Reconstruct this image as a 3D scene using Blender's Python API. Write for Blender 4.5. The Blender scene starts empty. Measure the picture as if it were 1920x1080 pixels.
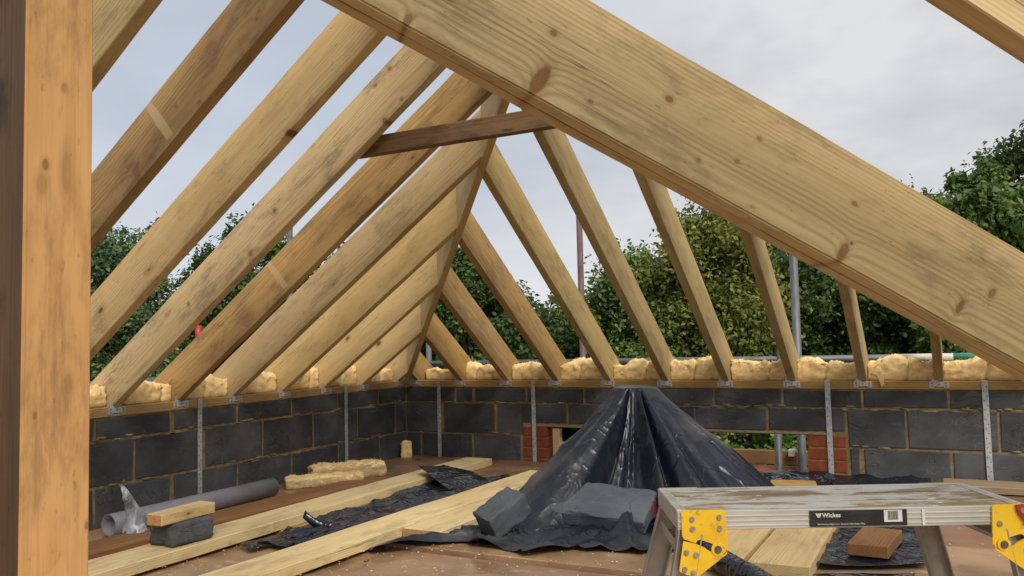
import bpy, bmesh, math, random
import numpy as np
from mathutils import Vector, Matrix, noise

random.seed(7)
RNG = np.random.default_rng(11)
scene = bpy.context.scene
COL = scene.collection

# ------------------------------------------------------------------ camera
YAW, PITCH, ROLL = -0.4886, 0.0638, -0.0238
F = Vector((math.sin(YAW) * math.cos(PITCH), math.cos(YAW) * math.cos(PITCH), math.sin(PITCH)))
R0 = Vector((math.cos(YAW), -math.sin(YAW), 0))
U0 = R0.cross(F)
RR = R0 * math.cos(ROLL) + U0 * math.sin(ROLL)
UU = -R0 * math.sin(ROLL) + U0 * math.cos(ROLL)
cam_data = bpy.data.cameras.new("camera")
cam = bpy.data.objects.new("camera", cam_data)
COL.objects.link(cam)
M = Matrix((RR, UU, -F)).transposed().to_4x4()
M.translation = Vector((3.7169, -5.2343, 0.2811))
cam.matrix_world = M
cam_data.sensor_width = 36.0
cam_data.lens = 1554.7 / 1920 * 36
cam_data.clip_start = 0.05
cam_data.clip_end = 2000
scene.camera = cam

# ------------------------------------------------------------------ world, sun, exposure
SUN_DIR = Vector((0.70, -0.62, 0.88)).normalized()       # towards the light
world = bpy.data.worlds.new("World")
scene.world = world
world.use_nodes = True
wn, wl = world.node_tree.nodes, world.node_tree.links
wn.clear()
w_out = wn.new('ShaderNodeOutputWorld')
w_bg = wn.new('ShaderNodeBackground')
w_bg.inputs['Strength'].default_value = 0.074
sky = wn.new('ShaderNodeTexSky')
sky.sky_type = 'NISHITA'
sky.sun_disc = False
sky.sun_elevation = math.asin(SUN_DIR.z)
sky.sun_rotation = math.atan2(SUN_DIR.x, SUN_DIR.y)
sky.air_density = 1.0
sky.dust_density = 2.0
tc = wn.new('ShaderNodeTexCoord')
sep = wn.new('ShaderNodeSeparateXYZ')
wl.new(tc.outputs['Generated'], sep.inputs[0])


def wm(op, a, b=None, clamp=False):
    n = wn.new('ShaderNodeMath'); n.operation = op; n.use_clamp = clamp
    for i, v in enumerate((a, b)):
        if v is None: continue
        if isinstance(v, (int, float)): n.inputs[i].default_value = v
        else: wl.new(v, n.inputs[i])
    return n.outputs[0]


zc = wm('ADD', wm('MAXIMUM', sep.outputs['Z'], 0.0), 0.22)
cmb = wn.new('ShaderNodeCombineXYZ')
wl.new(wm('DIVIDE', sep.outputs['X'], zc), cmb.inputs[0])
wl.new(wm('DIVIDE', sep.outputs['Y'], zc), cmb.inputs[1])
cmb.inputs[2].default_value = 3.7
nz = wn.new('ShaderNodeTexNoise')
nz.inputs['Scale'].default_value = 0.85; nz.inputs['Detail'].default_value = 5; nz.inputs['Roughness'].default_value = 0.52
wl.new(cmb.outputs[0], nz.inputs['Vector'])
nz2 = wn.new('ShaderNodeTexNoise')
nz2.inputs['Scale'].default_value = 2.3; nz2.inputs['Detail'].default_value = 6; nz2.inputs['Roughness'].default_value = 0.55
wl.new(cmb.outputs[0], nz2.inputs['Vector'])
cv = wm('ADD', wm('MULTIPLY', nz.outputs['Fac'], 0.65), wm('MULTIPLY', nz2.outputs['Fac'], 0.35))
cr = wn.new('ShaderNodeValToRGB')
cr.color_ramp.elements[0].position = 0.39; cr.color_ramp.elements[0].color = (4.9, 5.3, 6.1, 1)
cr.color_ramp.elements[1].position = 0.61; cr.color_ramp.elements[1].color = (8.6, 8.7, 8.9, 1)
e = cr.color_ramp.elements.new(0.5); e.color = (6.6, 6.85, 7.25, 1)
wl.new(cv, cr.inputs[0])
# brighter band of cloud low down
low = wm('MULTIPLY', wm('POWER', wm('SUBTRACT', 1.0, wm('MINIMUM', wm('MAXIMUM', wm('DIVIDE', sep.outputs['Z'], 0.30), 0.0), 1.0)), 1.2), 0.95, True)
mixl = wn.new('ShaderNodeMixRGB'); mixl.inputs[2].default_value = (11.2, 11.1, 11.0, 1)
wl.new(low, mixl.inputs[0]); wl.new(cr.outputs[0], mixl.inputs[1])
# thin place in the cloud to the left where blue shows
dot = wn.new('ShaderNodeVectorMath'); dot.operation = 'DOT_PRODUCT'
bd = Vector((-0.70, 0.60, 0.42)).normalized()
dot.inputs[1].default_value = bd
wl.new(tc.outputs['Generated'], dot.inputs[0])
gap = wm('MULTIPLY', wm('DIVIDE', wm('SUBTRACT', dot.outputs['Value'], 0.80), 0.2, True), 0.7, True)
skyb = wn.new('ShaderNodeMixRGB'); skyb.inputs[0].default_value = 0.85
skyb.inputs[2].default_value = (6.3, 7.2, 8.7, 1)
wl.new(sky.outputs[0], skyb.inputs[1])
mixb = wn.new('ShaderNodeMixRGB')
wl.new(gap, mixb.inputs[0]); wl.new(mixl.outputs[0], mixb.inputs[1]); wl.new(skyb.outputs[0], mixb.inputs[2])
wl.new(mixb.outputs[0], w_bg.inputs['Color'])
wl.new(w_bg.outputs[0], w_out.inputs[0])

sun_d = bpy.data.lights.new("sun", 'SUN')
sun_d.energy = 3.2
sun_d.angle = math.radians(32)
sun_d.color = (1.0, 0.93, 0.82)
sun = bpy.data.objects.new("sun", sun_d)
sun.rotation_euler = SUN_DIR.to_track_quat('Z', 'Y').to_euler()
COL.objects.link(sun)

scene.view_settings.view_transform = 'Standard'
scene.view_settings.look = 'None'
scene.view_settings.exposure = 0.22
scene.view_settings.gamma = 1.0
scene.view_settings.use_curve_mapping = False
scene.cycles.max_bounces = 8
scene.cycles.transparent_max_bounces = 8

# ------------------------------------------------------------------ material helpers


class NT:
    def __init__(self, name):
        self.m = bpy.data.materials.new(name)
        self.m.use_nodes = True
        self.n, self.l = self.m.node_tree.nodes, self.m.node_tree.links
        self.n.clear()
        self.out = self.n.new('ShaderNodeOutputMaterial')
        self.b = self.n.new('ShaderNodeBsdfPrincipled')
        self.l.new(self.b.outputs[0], self.out.inputs[0])

    def put(self, sock, v):
        if v is None: return
        if hasattr(v, 'is_output'): self.l.new(v, sock)
        else:
            if isinstance(v, (tuple, list)) and len(v) == 3 and sock.type == 'RGBA': v = (*v, 1)
            sock.default_value = v

    def math(self, op, a, b=None, c=None, clamp=False):
        n = self.n.new('ShaderNodeMath'); n.operation = op; n.use_clamp = clamp
        self.put(n.inputs[0], a); self.put(n.inputs[1], b)
        if c is not None: self.put(n.inputs[2], c)
        return n.outputs[0]

    def vmath(self, op, a, b=None):
        n = self.n.new('ShaderNodeVectorMath'); n.operation = op
        self.put(n.inputs[0], a)
        if b is not None: self.put(n.inputs[1], b)
        return n.outputs['Value'] if op in ('LENGTH', 'DISTANCE', 'DOT_PRODUCT') else n.outputs[0]

    def mul(self, v, s): return self.vmath('MULTIPLY', v, s)

    def noise(self, v, scale=1.0, detail=3, rough=0.5, dist=0.0):
        n = self.n.new('ShaderNodeTexNoise')
        self.put(n.inputs['Vector'], v); self.put(n.inputs['Scale'], scale)
        n.inputs['Detail'].default_value = detail; n.inputs['Roughness'].default_value = rough
        n.inputs['Distortion'].default_value = dist
        return n.outputs['Fac']

    def voro(self, v, scale=1.0, feat='F1'):
        n = self.n.new('ShaderNodeTexVoronoi'); n.feature = feat
        self.put(n.inputs['Vector'], v); self.put(n.inputs['Scale'], scale)
        return n

    def mix(self, f, a, b, blend='MIX'):
        n = self.n.new('ShaderNodeMixRGB'); n.blend_type = blend
        self.put(n.inputs[0], f); self.put(n.inputs[1], a); self.put(n.inputs[2], b)
        return n.outputs[0]

    def ramp(self, f, stops):
        n = self.n.new('ShaderNodeValToRGB')
        el = n.color_ramp.elements
        while len(el) < len(stops): el.new(0.5)
        for e_, (p, c_) in zip(el, stops):
            e_.position = p; e_.color = (*c_, 1) if len(c_) == 3 else c_
        self.put(n.inputs[0], f)
        return n.outputs[0]

    def step(self, v, lo, hi):
        n = self.n.new('ShaderNodeMapRange'); n.interpolation_type = 'SMOOTHSTEP'
        self.put(n.inputs[0], v); n.inputs[1].default_value = lo; n.inputs[2].default_value = hi
        n.inputs[3].default_value = 0; n.inputs[4].default_value = 1
        return n.outputs[0]

    def obj(self, off=True):
        t = self.n.new('ShaderNodeTexCoord').outputs['Object']
        if not off: return t
        return self.vmath('ADD', t, self.rvec())

    def rnd(self):
        return self.n.new('ShaderNodeObjectInfo').outputs['Random']

    def rvec(self):
        r = self.rnd()
        n = self.n.new('ShaderNodeCombineXYZ')
        self.put(n.inputs[0], self.math('MULTIPLY', r, 91.7))
        self.put(n.inputs[1], self.math('MULTIPLY', r, 37.3))
        self.put(n.inputs[2], self.math('MULTIPLY', r, 53.1))
        return n.outputs[0]

    def sepv(self, v):
        n = self.n.new('ShaderNodeSeparateXYZ'); self.put(n.inputs[0], v); return n.outputs

    def comb(self, x, y, z):
        n = self.n.new('ShaderNodeCombineXYZ')
        for i, v in enumerate((x, y, z)): self.put(n.inputs[i], v)
        return n.outputs[0]

    def bump(self, h, strength=0.3, dist=0.002, prev=None):
        n = self.n.new('ShaderNodeBump')
        n.inputs['Strength'].default_value = strength; n.inputs['Distance'].default_value = dist
        self.put(n.inputs['Height'], h)
        if prev is not None: self.put(n.inputs['Normal'], prev)
        return n.outputs[0]

    def done(self, col=None, rough=None, metal=None, spec=None, normal=None):
        if col is not None: self.put(self.b.inputs['Base Color'], col)
        if rough is not None: self.put(self.b.inputs['Roughness'], rough)
        if metal is not None: self.put(self.b.inputs['Metallic'], metal)
        if spec is not None: self.put(self.b.inputs['Specular IOR Level'], spec)
        if normal is not None: self.put(self.b.inputs['Normal'], normal)
        return self.m


def wood_mat(name, light, dark, stain, stain_amt=0.45, knot_amt=1.0, ring=0.009, contrast=0.62, rough=0.62, knots=(), brown=None, brown_amt=0.0, sawn=0.15, bands=()):
    """Long axis of the timber is local X, depth is Z, thickness is Y."""
    t = NT(name)
    o0 = t.obj(False); r = t.rnd(); rv = t.rvec()
    P = t.vmath('ADD', o0, rv)
    ox, oy, oz = t.sepv(o0)[:3]
    warp = t.noise(t.mul(P, (0.55, 4.0, 4.0)), 1.0, 2, 0.5)
    warp2 = t.noise(t.mul(P, (2.2, 13.0, 13.0)), 1.0, 2, 0.5)
    # random knots
    kv = t.voro(t.mul(P, (4.6, 1.2, 8.5)), 1.0)
    kd = kv.outputs['Distance']
    ksel = t.step(t.sepv(kv.outputs['Color'])[0], 0.45, 0.46)
    kd = t.math('ADD', kd, t.math('MULTIPLY', t.math('SUBTRACT', t.sepv(kv.outputs['Color'])[1], 0.35), 0.09))
    kinf = t.math('MULTIPLY', t.math('POWER', 2.718, t.math('MULTIPLY', kd, -7.0)), ksel)
    kdark = t.math('MULTIPLY', t.math('MULTIPLY', t.step(kd, 0.095, 0.06), ksel), knot_amt)
    khalo = t.math('MULTIPLY', t.math('MULTIPLY', t.step(kd, 0.27, 0.07), ksel), knot_amt * 0.5)
    kred = None
    for (kx, kz, rx, rz, amt, tilt) in knots:
        dx0 = t.math('SUBTRACT', ox, kx); dz0 = t.math('SUBTRACT', oz, kz)
        dx = t.math('DIVIDE', t.math('SUBTRACT', dx0, t.math('MULTIPLY', dz0, tilt)), rx)
        dz = t.math('DIVIDE', dz0, rz)
        d = t.math('SQRT', t.math('ADD', t.math('MULTIPLY', dx, dx), t.math('MULTIPLY', dz, dz)))
        d = t.math('ADD', d, t.math('MULTIPLY', t.math('SUBTRACT', warp2, 0.5), 0.5))
        kk = t.math('MULTIPLY', t.step(d, 1.15, 0.7), 0.88)
        inf = t.math('MULTIPLY', t.math('POWER', 2.718, t.math('MULTIPLY', d, -0.95)), 1.3 * amt)
        kinf = t.math('ADD', kinf, inf)
        khalo = t.math('MAXIMUM', khalo, t.math('MULTIPLY', t.step(d, 2.2, 0.9), 0.4))
        kk = t.math('MULTIPLY', kk, amt)
        kred = kk if kred is None else t.math('MAXIMUM', kred, kk)
    yy = t.math('ADD', t.math('ADD', oy, t.math('MULTIPLY', t.math('SUBTRACT', warp, 0.5), 0.075)), t.math('ADD', t.math('MULTIPLY', r, 0.10), 0.03))
    zz = t.math('ADD', t.math('ADD', oz, t.math('MULTIPLY', t.math('SUBTRACT', warp2, 0.5), 0.012)), t.math('MULTIPLY', t.math('SUBTRACT', r, 0.85), 0.25))
    rad = t.math('SQRT', t.math('ADD', t.math('MULTIPLY', yy, yy), t.math('MULTIPLY', zz, zz)))
    rad = t.math('ADD', rad, t.math('MULTIPLY', kinf, 0.017))
    s = t.math('SINE', t.math('MULTIPLY', rad, 6.2832 / ring))
    s = t.math('POWER', t.math('ADD', t.math('MULTIPLY', s, 0.5), 0.5), 1.7)
    irr = t.noise(t.mul(P, (1.2, 26, 26)), 1.0, 2, 0.6)
    lines = t.math('MULTIPLY', s, t.step(irr, 0.15, 0.65))
    fibre = t.noise(t.mul(P, (5.0, 210.0, 210.0)), 1.0, 3, 0.6)
    broad = t.noise(t.mul(P, (0.9, 11, 11)), 1.0, 3, 0.55)
    base = t.mix(t.math('MULTIPLY', lines, contrast), light, dark)
    base = t.mix(t.math('MULTIPLY', t.step(broad, 0.35, 0.72), 0.35), base, tuple(0.55 * a + 0.45 * b for a, b in zip(dark, light)))
    base = t.mix(t.math('MULTIPLY', t.step(fibre, 0.48, 0.72), 0.45), base, dark)
    if brown is not None:
        bn = t.noise(t.mul(P, (1.3, 5.0, 5.0)), 1.0, 4, 0.6, 0.3)
        base = t.mix(t.math('MULTIPLY', t.step(bn, 0.40, 0.66), brown_amt), base, brown)
    sn = t.noise(t.mul(P, (3.4, 9.0, 9.0)), 1.0, 6, 0.68, 0.3)
    sn2 = t.noise(t.mul(P, (17.0, 75, 75)), 1.0, 4, 0.7)
    st = t.math('MULTIPLY', t.step(sn, 0.47, 0.63), t.step(sn2, 0.28, 0.60))
    base = t.mix(t.math('MULTIPLY', st, stain_amt), base, stain)
    sp = t.step(t.noise(t.mul(P, (38, 90, 90)), 1.0, 2, 0.5), 0.67, 0.74)
    split = t.math('MULTIPLY', t.step(t.math('ABSOLUTE', t.math('SUBTRACT', t.noise(t.mul(P, (0.8, 38, 38)), 1.0, 2, 0.5), 0.5)), 0.007, 0.002), t.step(t.noise(t.mul(P, (2.2, 6, 6)), 1.0, 2), 0.56, 0.62))
    base = t.mix(t.math('MULTIPLY', split, 0.7), base, tuple(c * 0.35 for c in dark))
    base = t.mix(t.math('MULTIPLY', sp, 0.4), base, tuple(c * 0.4 for c in dark))
    for (bx, bw, tilt, amt) in bands:
        dx = t.math('ABSOLUTE', t.math('SUBTRACT', t.math('SUBTRACT', ox, bx), t.math('MULTIPLY', oz, tilt)))
        bmsk = t.math('MULTIPLY', t.step(t.math('ADD', dx, t.math('MULTIPLY', t.math('SUBTRACT', warp2, 0.5), 0.012)), bw / 2 + 0.004, bw / 2 - 0.003), t.step(oz, 0.012, 0.03))
        base = t.mix(t.math('MULTIPLY', bmsk, amt), base, tuple(0.75 * a + 0.25 * b for a, b in zip((0.52, 0.40, 0.22), light)))
    base = t.mix(khalo, base, tuple(c * 0.8 for c in dark))
    base = t.mix(t.math('MULTIPLY', kdark, 0.85), base, (0.10, 0.045, 0.018))
    if kred is not None:
        kc = t.mix(t.noise(t.mul(P, (40, 60, 60)), 1.0, 3), (0.30, 0.125, 0.042), (0.15, 0.058, 0.02))
        base = t.mix(kred, base, kc)
    # whole-piece variation
    hs = t.n.new('ShaderNodeHueSaturation')
    t.put(hs.inputs['Value'], t.math('ADD', t.math('MULTIPLY', t.math('FRACT', t.math('MULTIPLY', r, 17.0)), 0.14), 0.94))
    t.put(hs.inputs['Saturation'], t.math('ADD', t.math('MULTIPLY', t.math('FRACT', t.math('MULTIPLY', r, 29.0)), 0.12), 0.92))
    t.put(hs.inputs['Color'], base)
    saw = t.noise(t.mul(P, (160, 14, 30)), 1.0, 2, 0.5)
    h = t.math('ADD', t.math('ADD', t.math('MULTIPLY', lines, 0.6), t.math('MULTIPLY', fibre, 0.8)), t.math('MULTIPLY', saw, sawn * 3))
    nb = t.bump(h, 0.35, 0.0012)
    return t.done(hs.outputs[0], t.math('ADD', t.math('MULTIPLY', fibre, 0.2), rough - 0.1), 0.0, 0.3, nb)


def simple_mat(name, c1, c2, scale=(8, 8, 8), rough=0.6, metal=0.0, spec=0.4, bump=0.2, bdist=0.002, speck=None, detail=5, lo=0.35, hi=0.7):
    t = NT(name)
    P = t.obj()
    n = t.noise(t.mul(P, scale), 1.0, detail, 0.6)
    c = t.mix(t.step(n, lo, hi), c1, c2)
    if speck:
        s = t.step(t.noise(t.mul(P, tuple(k * 7 for k in scale)), 1.0, 2), 0.66, 0.74)
        c = t.mix(t.math('MULTIPLY', s, speck[1]), c, speck[0])
    fine = t.noise(t.mul(P, tuple(k * 14 for k in scale)), 1.0, 3, 0.6)
    hh = t.math('ADD', n, t.math('MULTIPLY', fine, 0.35))
    return t.done(c, rough, metal, spec, t.bump(hh, bump, bdist) if bump else None)


# ---- materials
PALE_L, PALE_D = (0.57, 0.42, 0.205), (0.33, 0.205, 0.075)
GREY_ST = (0.16, 0.135, 0.085)
W_PALE = wood_mat("pale_softwood", (0.62, 0.455, 0.225), (0.36, 0.225, 0.085), (0.17, 0.13, 0.075), 0.45, brown=(0.36, 0.22, 0.075), brown_amt=0.35)
W_OCHRE = wood_mat("ochre_softwood", (0.50, 0.32, 0.12), (0.24, 0.125, 0.034), (0.13, 0.085, 0.04), 0.5, brown=(0.26, 0.14, 0.04), brown_amt=0.55)
W_YELLOW = wood_mat("yellow_softwood", (0.68, 0.495, 0.235), (0.41, 0.26, 0.095), (0.20, 0.145, 0.075), 0.35, brown=(0.48, 0.31, 0.12), brown_amt=0.4, contrast=0.55)
W_BACK = wood_mat("green_tinged_softwood", (0.52, 0.385, 0.165), (0.29, 0.185, 0.06), (0.15, 0.12, 0.06), 0.45, brown=(0.30, 0.175, 0.055), brown_amt=0.4)
W_PLATE = wood_mat("plate_softwood", (0.48, 0.315, 0.115), (0.23, 0.13, 0.04), (0.12, 0.085, 0.04), 0.4, brown=(0.24, 0.125, 0.035), brown_amt=0.5)
W_PLANK = wood_mat("new_plank_softwood", (0.72, 0.575, 0.30), (0.46, 0.30, 0.115), (0.24, 0.17, 0.085), 0.5, brown=(0.52, 0.35, 0.14), brown_amt=0.45, contrast=0.5)
W_DARK = wood_mat("dark_old_softwood", (0.21, 0.125, 0.062), (0.10, 0.056, 0.027), (0.03, 0.02, 0.014), 0.6, contrast=0.6, brown=(0.085, 0.045, 0.022), brown_amt=0.5)
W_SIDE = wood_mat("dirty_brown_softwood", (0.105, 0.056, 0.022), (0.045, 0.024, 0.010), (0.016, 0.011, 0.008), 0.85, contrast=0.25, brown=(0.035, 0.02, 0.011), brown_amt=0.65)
POST_KNOTS = [(1.114, 0.028, 0.009, 0.005, 0.90, 0), (1.085, 0.023, 0.016, 0.008, 0.35, 0), (1.107, 0.060, 0.030, 0.008, 0.30, 0), (1.233, 0.055, 0.006, 0.004, 0.40, 0), (0.758, 0.017, 0.006, 0.003, 0.70, 0), (0.591, 0.097, 0.006, 0.003, 0.80, 0), (0.799, 0.066, 0.016, 0.007, 0.35, 0)]
W_POST = wood_mat("warm_planed_softwood", (0.57, 0.315, 0.112), (0.38, 0.19, 0.06), (0.22, 0.115, 0.05), 0.55, knot_amt=0.0, contrast=0.45, knots=POST_KNOTS, brown=(0.46, 0.235, 0.075), brown_amt=0.5, sawn=0.05)
W_GREYB = wood_mat("grey_brown_board", (0.34, 0.25, 0.16), (0.20, 0.135, 0.075), (0.14, 0.11, 0.08), 0.5)
W_RED = wood_mat("red_brown_hardwood", (0.24, 0.115, 0.04), (0.13, 0.055, 0.019), (0.08, 0.04, 0.02), 0.4, knot_amt=0.3)
BEAM_KNOTS = [(1.575, 0.031, 0.014, 0.034, 1.0, 0.12), (2.265, 0.023, 0.010, 0.024, 0.9, 0.1), (2.276, 0.050, 0.004, 0.004, 1.0, 0),
              (1.813, 0.125, 0.010, 0.007, 0.9, 0), (1.561, 0.125, 0.008, 0.006, 0.85, 0), (2.556, 0.044, 0.007, 0.017, 0.85, 0.2),
              (2.617, 0.104, 0.008, 0.012, 0.7, 0.2), (2.251, 0.126, 0.007, 0.005, 0.7, 0), (1.677, 0.044, 0.006, 0.004, 0.8, 0),
              (1.987, 0.083, 0.006, 0.005, 0.6, 0), (1.914, 0.046, 0.006, 0.005, 0.6, 0), (2.012, 0.146, 0.006, 0.005, 0.6, 0), (1.32, 0.011, 0.006, 0.014, 0.8, 0)]
R2_KNOTS = [(1.52, 0.035, 0.016, 0.030, 0.8, 0.2), (1.51, 0.075, 0.020, 0.010, 0.8, 0.5), (1.54, 0.055, 0.008, 0.007, 0.9, 0),
            (2.045, 0.105, 0.013, 0.010, 0.9, 0), (2.03, 0.14, 0.022, 0.012, 0.6, 0.5), (1.888, 0.02, 0.008, 0.007, 0.7, 0), (2.232, 0.061, 0.007, 0.006, 0.7, 0), (1.80, 0.085, 0.006, 0.006, 0.6, 0)]
R4_KNOTS = [(0.727, 0.09, 0.010, 0.011, 0.9, 0), (1.398, 0.097, 0.011, 0.010, 0.8, 0), (1.176, 0.033, 0.013, 0.011, 0.8, 0), (2.221, 0.165, 0.012, 0.010, 1.0, 0), (2.127, 0.160, 0.009, 0.008, 0.9, 0), (2.076, 0.006, 0.012, 0.014, 0.9, 0), (2.19, 0.02, 0.008, 0.008, 0.7, 0)]
W_BEAM = wood_mat("pale_beam_softwood", (0.62, 0.48, 0.26), (0.34, 0.22, 0.085), (0.20, 0.15, 0.07), 0.55, knot_amt=0.0, ring=0.0085, contrast=0.8, knots=BEAM_KNOTS, brown=(0.44, 0.305, 0.13), brown_amt=0.35)

W_R2 = wood_mat("brown_knotty_softwood", (0.45, 0.28, 0.10), (0.22, 0.115, 0.032), (0.11, 0.07, 0.04), 0.55, brown=(0.22, 0.11, 0.032), brown_amt=0.6, knot_amt=0.4, knots=R2_KNOTS, bands=((1.72, 0.036, -0.1, 0.75),))
W_R5 = wood_mat("orange_brown_softwood", (0.50, 0.31, 0.105), (0.24, 0.125, 0.034), (0.12, 0.075, 0.035), 0.6, brown=(0.24, 0.125, 0.034), brown_amt=0.65, bands=((0.975, 0.034, -0.12, 0.6),))
W_R3 = wood_mat("pale_clean_softwood", (0.62, 0.45, 0.225), (0.37, 0.235, 0.09), (0.17, 0.13, 0.075), 0.5, brown=(0.36, 0.22, 0.075), brown_amt=0.4, bands=((1.16, 0.02, -0.35, 0.45), (0.78, 0.02, -0.35, 0.35)))
W_R4 = wood_mat("pale_blotched_softwood", (0.63, 0.465, 0.235), (0.36, 0.225, 0.085), (0.15, 0.125, 0.09), 0.6, brown=(0.40, 0.25, 0.09), brown_amt=0.3, knot_amt=0.5, knots=R4_KNOTS)
END_GRAIN = simple_mat("sawn_end_grain", (0.50, 0.27, 0.11), (0.36, 0.17, 0.06), (60, 60, 90), 0.75, bump=0.3)


def make_block_mat(name, c1, c2):
    t = NT(name)
    P = t.obj()
    n = t.noise(t.mul(P, (5, 5, 5)), 1.0, 5, 0.6)
    c = t.mix(t.step(n, 0.32, 0.72), c1, c2)
    # pale scuffs and curved trowel drags
    ph = t.noise(t.mul(P, (3.2, 3.2, 4.5)), 1.0, 2, 0.5, 1.4)
    band = t.math('SINE', t.math('MULTIPLY', ph, 85.0))
    drag = t.math('MULTIPLY', t.step(band, 0.80, 1.0), t.step(t.noise(t.mul(P, (4, 4, 4)), 1.0, 2), 0.46, 0.62))
    c = t.mix(t.math('MULTIPLY', drag, 0.55), c, tuple(k * 0.55 for k in c1))
    dust = t.step(t.noise(t.mul(P, (14, 14, 30)), 1.0, 4, 0.65), 0.56, 0.78)
    c = t.mix(t.math('MULTIPLY', dust, 0.38), c, (0.145, 0.13, 0.105))
    scr = t.math('MULTIPLY', t.step(t.math('ABSOLUTE', t.math('SUBTRACT', t.noise(t.mul(P, (5, 5, 7)), 1.0, 3, 0.55, 1.0), 0.5)), 0.012, 0.003), t.step(t.noise(t.mul(P, (6, 6, 6)), 1.0, 2), 0.5, 0.6))
    c = t.mix(t.math('MULTIPLY', scr, 0.35), c, (0.17, 0.165, 0.15))
    pit = t.step(t.noise(t.mul(P, (95, 95, 95)), 1.0, 2), 0.68, 0.75)
    c = t.mix(t.math('MULTIPLY', pit, 0.55), c, (0.008, 0.008, 0.009))
    hs = t.n.new('ShaderNodeHueSaturation')
    t.put(hs.inputs['Value'], t.math('ADD', t.math('MULTIPLY', t.rnd(), 0.5), 0.75)); t.put(hs.inputs['Color'], c)
    fine = t.noise(t.mul(P, (170, 170, 170)), 1.0, 3, 0.65)
    h = t.math('SUBTRACT', t.math('ADD', t.math('MULTIPLY', fine, 0.5), n), t.math('ADD', t.math('MULTIPLY', pit, 0.8), t.math('MULTIPLY', drag, 0.6)))
    return t.done(hs.outputs[0], 0.78, 0.0, 0.3, t.bump(h, 0.7, 0.004))


M_BLOCK = make_block_mat("charcoal_concrete_block", (0.045, 0.048, 0.052), (0.082, 0.085, 0.089))
M_BLOCK_LOOSE = make_block_mat("wet_grey_concrete_block", (0.066, 0.077, 0.092), (0.105, 0.118, 0.135))
M_MORTAR = simple_mat("tan_mortar", (0.185, 0.125, 0.058), (0.29, 0.215, 0.12), (26, 26, 26), 0.9, spec=0.15, bump=0.6, bdist=0.005, speck=((0.08, 0.06, 0.04), 0.4))
M_BRICK = simple_mat("red_brick", (0.25, 0.066, 0.028), (0.17, 0.045, 0.022), (18, 18, 18), 0.85, spec=0.2, bump=0.4, bdist=0.003, speck=((0.10, 0.03, 0.02), 0.4))
M_CONC = simple_mat("pale_bedding", (0.30, 0.24, 0.15), (0.22, 0.165, 0.09), (20, 20, 20), 0.9, spec=0.15, bump=0.5)
M_STEEL = simple_mat("galvanised_steel", (0.50, 0.52, 0.54), (0.36, 0.38, 0.41), (22, 22, 22), 0.45, 0.3, 0.5, bump=0.1, speck=((0.7, 0.72, 0.74), 0.5))
M_TUBE = simple_mat("dull_scaffold_tube", (0.15, 0.157, 0.168), (0.09, 0.094, 0.10), (9, 30, 30), 0.55, 0.35, 0.5, bump=0.1)
M_TUBE_RUST = simple_mat("rusty_scaffold_tube", (0.15, 0.095, 0.095), (0.10, 0.055, 0.05), (9, 30, 30), 0.65, 0.3, 0.4, bump=0.15)
M_TUBE_GREEN = simple_mat("green_sleeve", (0.10, 0.40, 0.26), (0.07, 0.30, 0.19), (9, 9, 9), 0.45, bump=0.05)
M_TAPE = simple_mat("white_tape", (0.62, 0.58, 0.50), (0.42, 0.40, 0.34), (30, 30, 30), 0.6, bump=0.1)
M_HOLE = simple_mat("dark_hole", (0.008, 0.008, 0.009), (0.012, 0.012, 0.012), (9, 9, 9), 0.9, bump=0)
M_WOOL = simple_mat("yellow_glass_wool", (0.87, 0.67, 0.34), (0.76, 0.50, 0.215), (20, 20, 30), 0.95, spec=0.1, bump=0.8, bdist=0.008, speck=((0.90, 0.74, 0.46), 0.6))
M_WOOL_CUT = simple_mat("cut_glass_wool", (0.56, 0.40, 0.22), (0.66, 0.50, 0.28), (6, 6, 120), 0.95, spec=0.1, bump=0.8, bdist=0.006)
M_PIPE = simple_mat("grey_dusty_pipe", (0.215, 0.215, 0.245), (0.16, 0.16, 0.185), (7, 7, 7), 0.55, spec=0.4, bump=0.06, speck=((0.36, 0.35, 0.34), 0.5))
M_ALU = simple_mat("worn_aluminium", (0.62, 0.60, 0.56), (0.46, 0.43, 0.37), (3, 26, 26), 0.42, 0.55, 0.5, bump=0.1, speck=((0.70, 0.68, 0.62), 0.6))
M_LEGALU = simple_mat("dull_leg_aluminium", (0.42, 0.39, 0.34), (0.30, 0.27, 0.22), (12, 12, 4), 0.5, 0.5, 0.5, bump=0.1)
def scuffed_yellow():
    t = NT("scuffed_yellow_paint")
    P = t.obj()
    c = t.mix(t.step(t.noise(t.mul(P, (9, 9, 9)), 1.0, 4, 0.6), 0.4, 0.7), (0.78, 0.49, 0.018), (0.66, 0.37, 0.014))
    g = t.step(t.noise(t.mul(P, (38, 38, 38)), 1.0, 5, 0.75), 0.58, 0.68)
    c = t.mix(t.math('MULTIPLY', g, 0.6), c, (0.17, 0.10, 0.03))
    f = t.step(t.noise(t.mul(P, (90, 90, 40)), 1.0, 3, 0.7), 0.66, 0.70)
    c = t.mix(t.math('MULTIPLY', f, 0.8), c, (0.40, 0.36, 0.28))
    return t.done(c, 0.5, 0.0, 0.4, t.bump(g, 0.2, 0.001))


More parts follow.
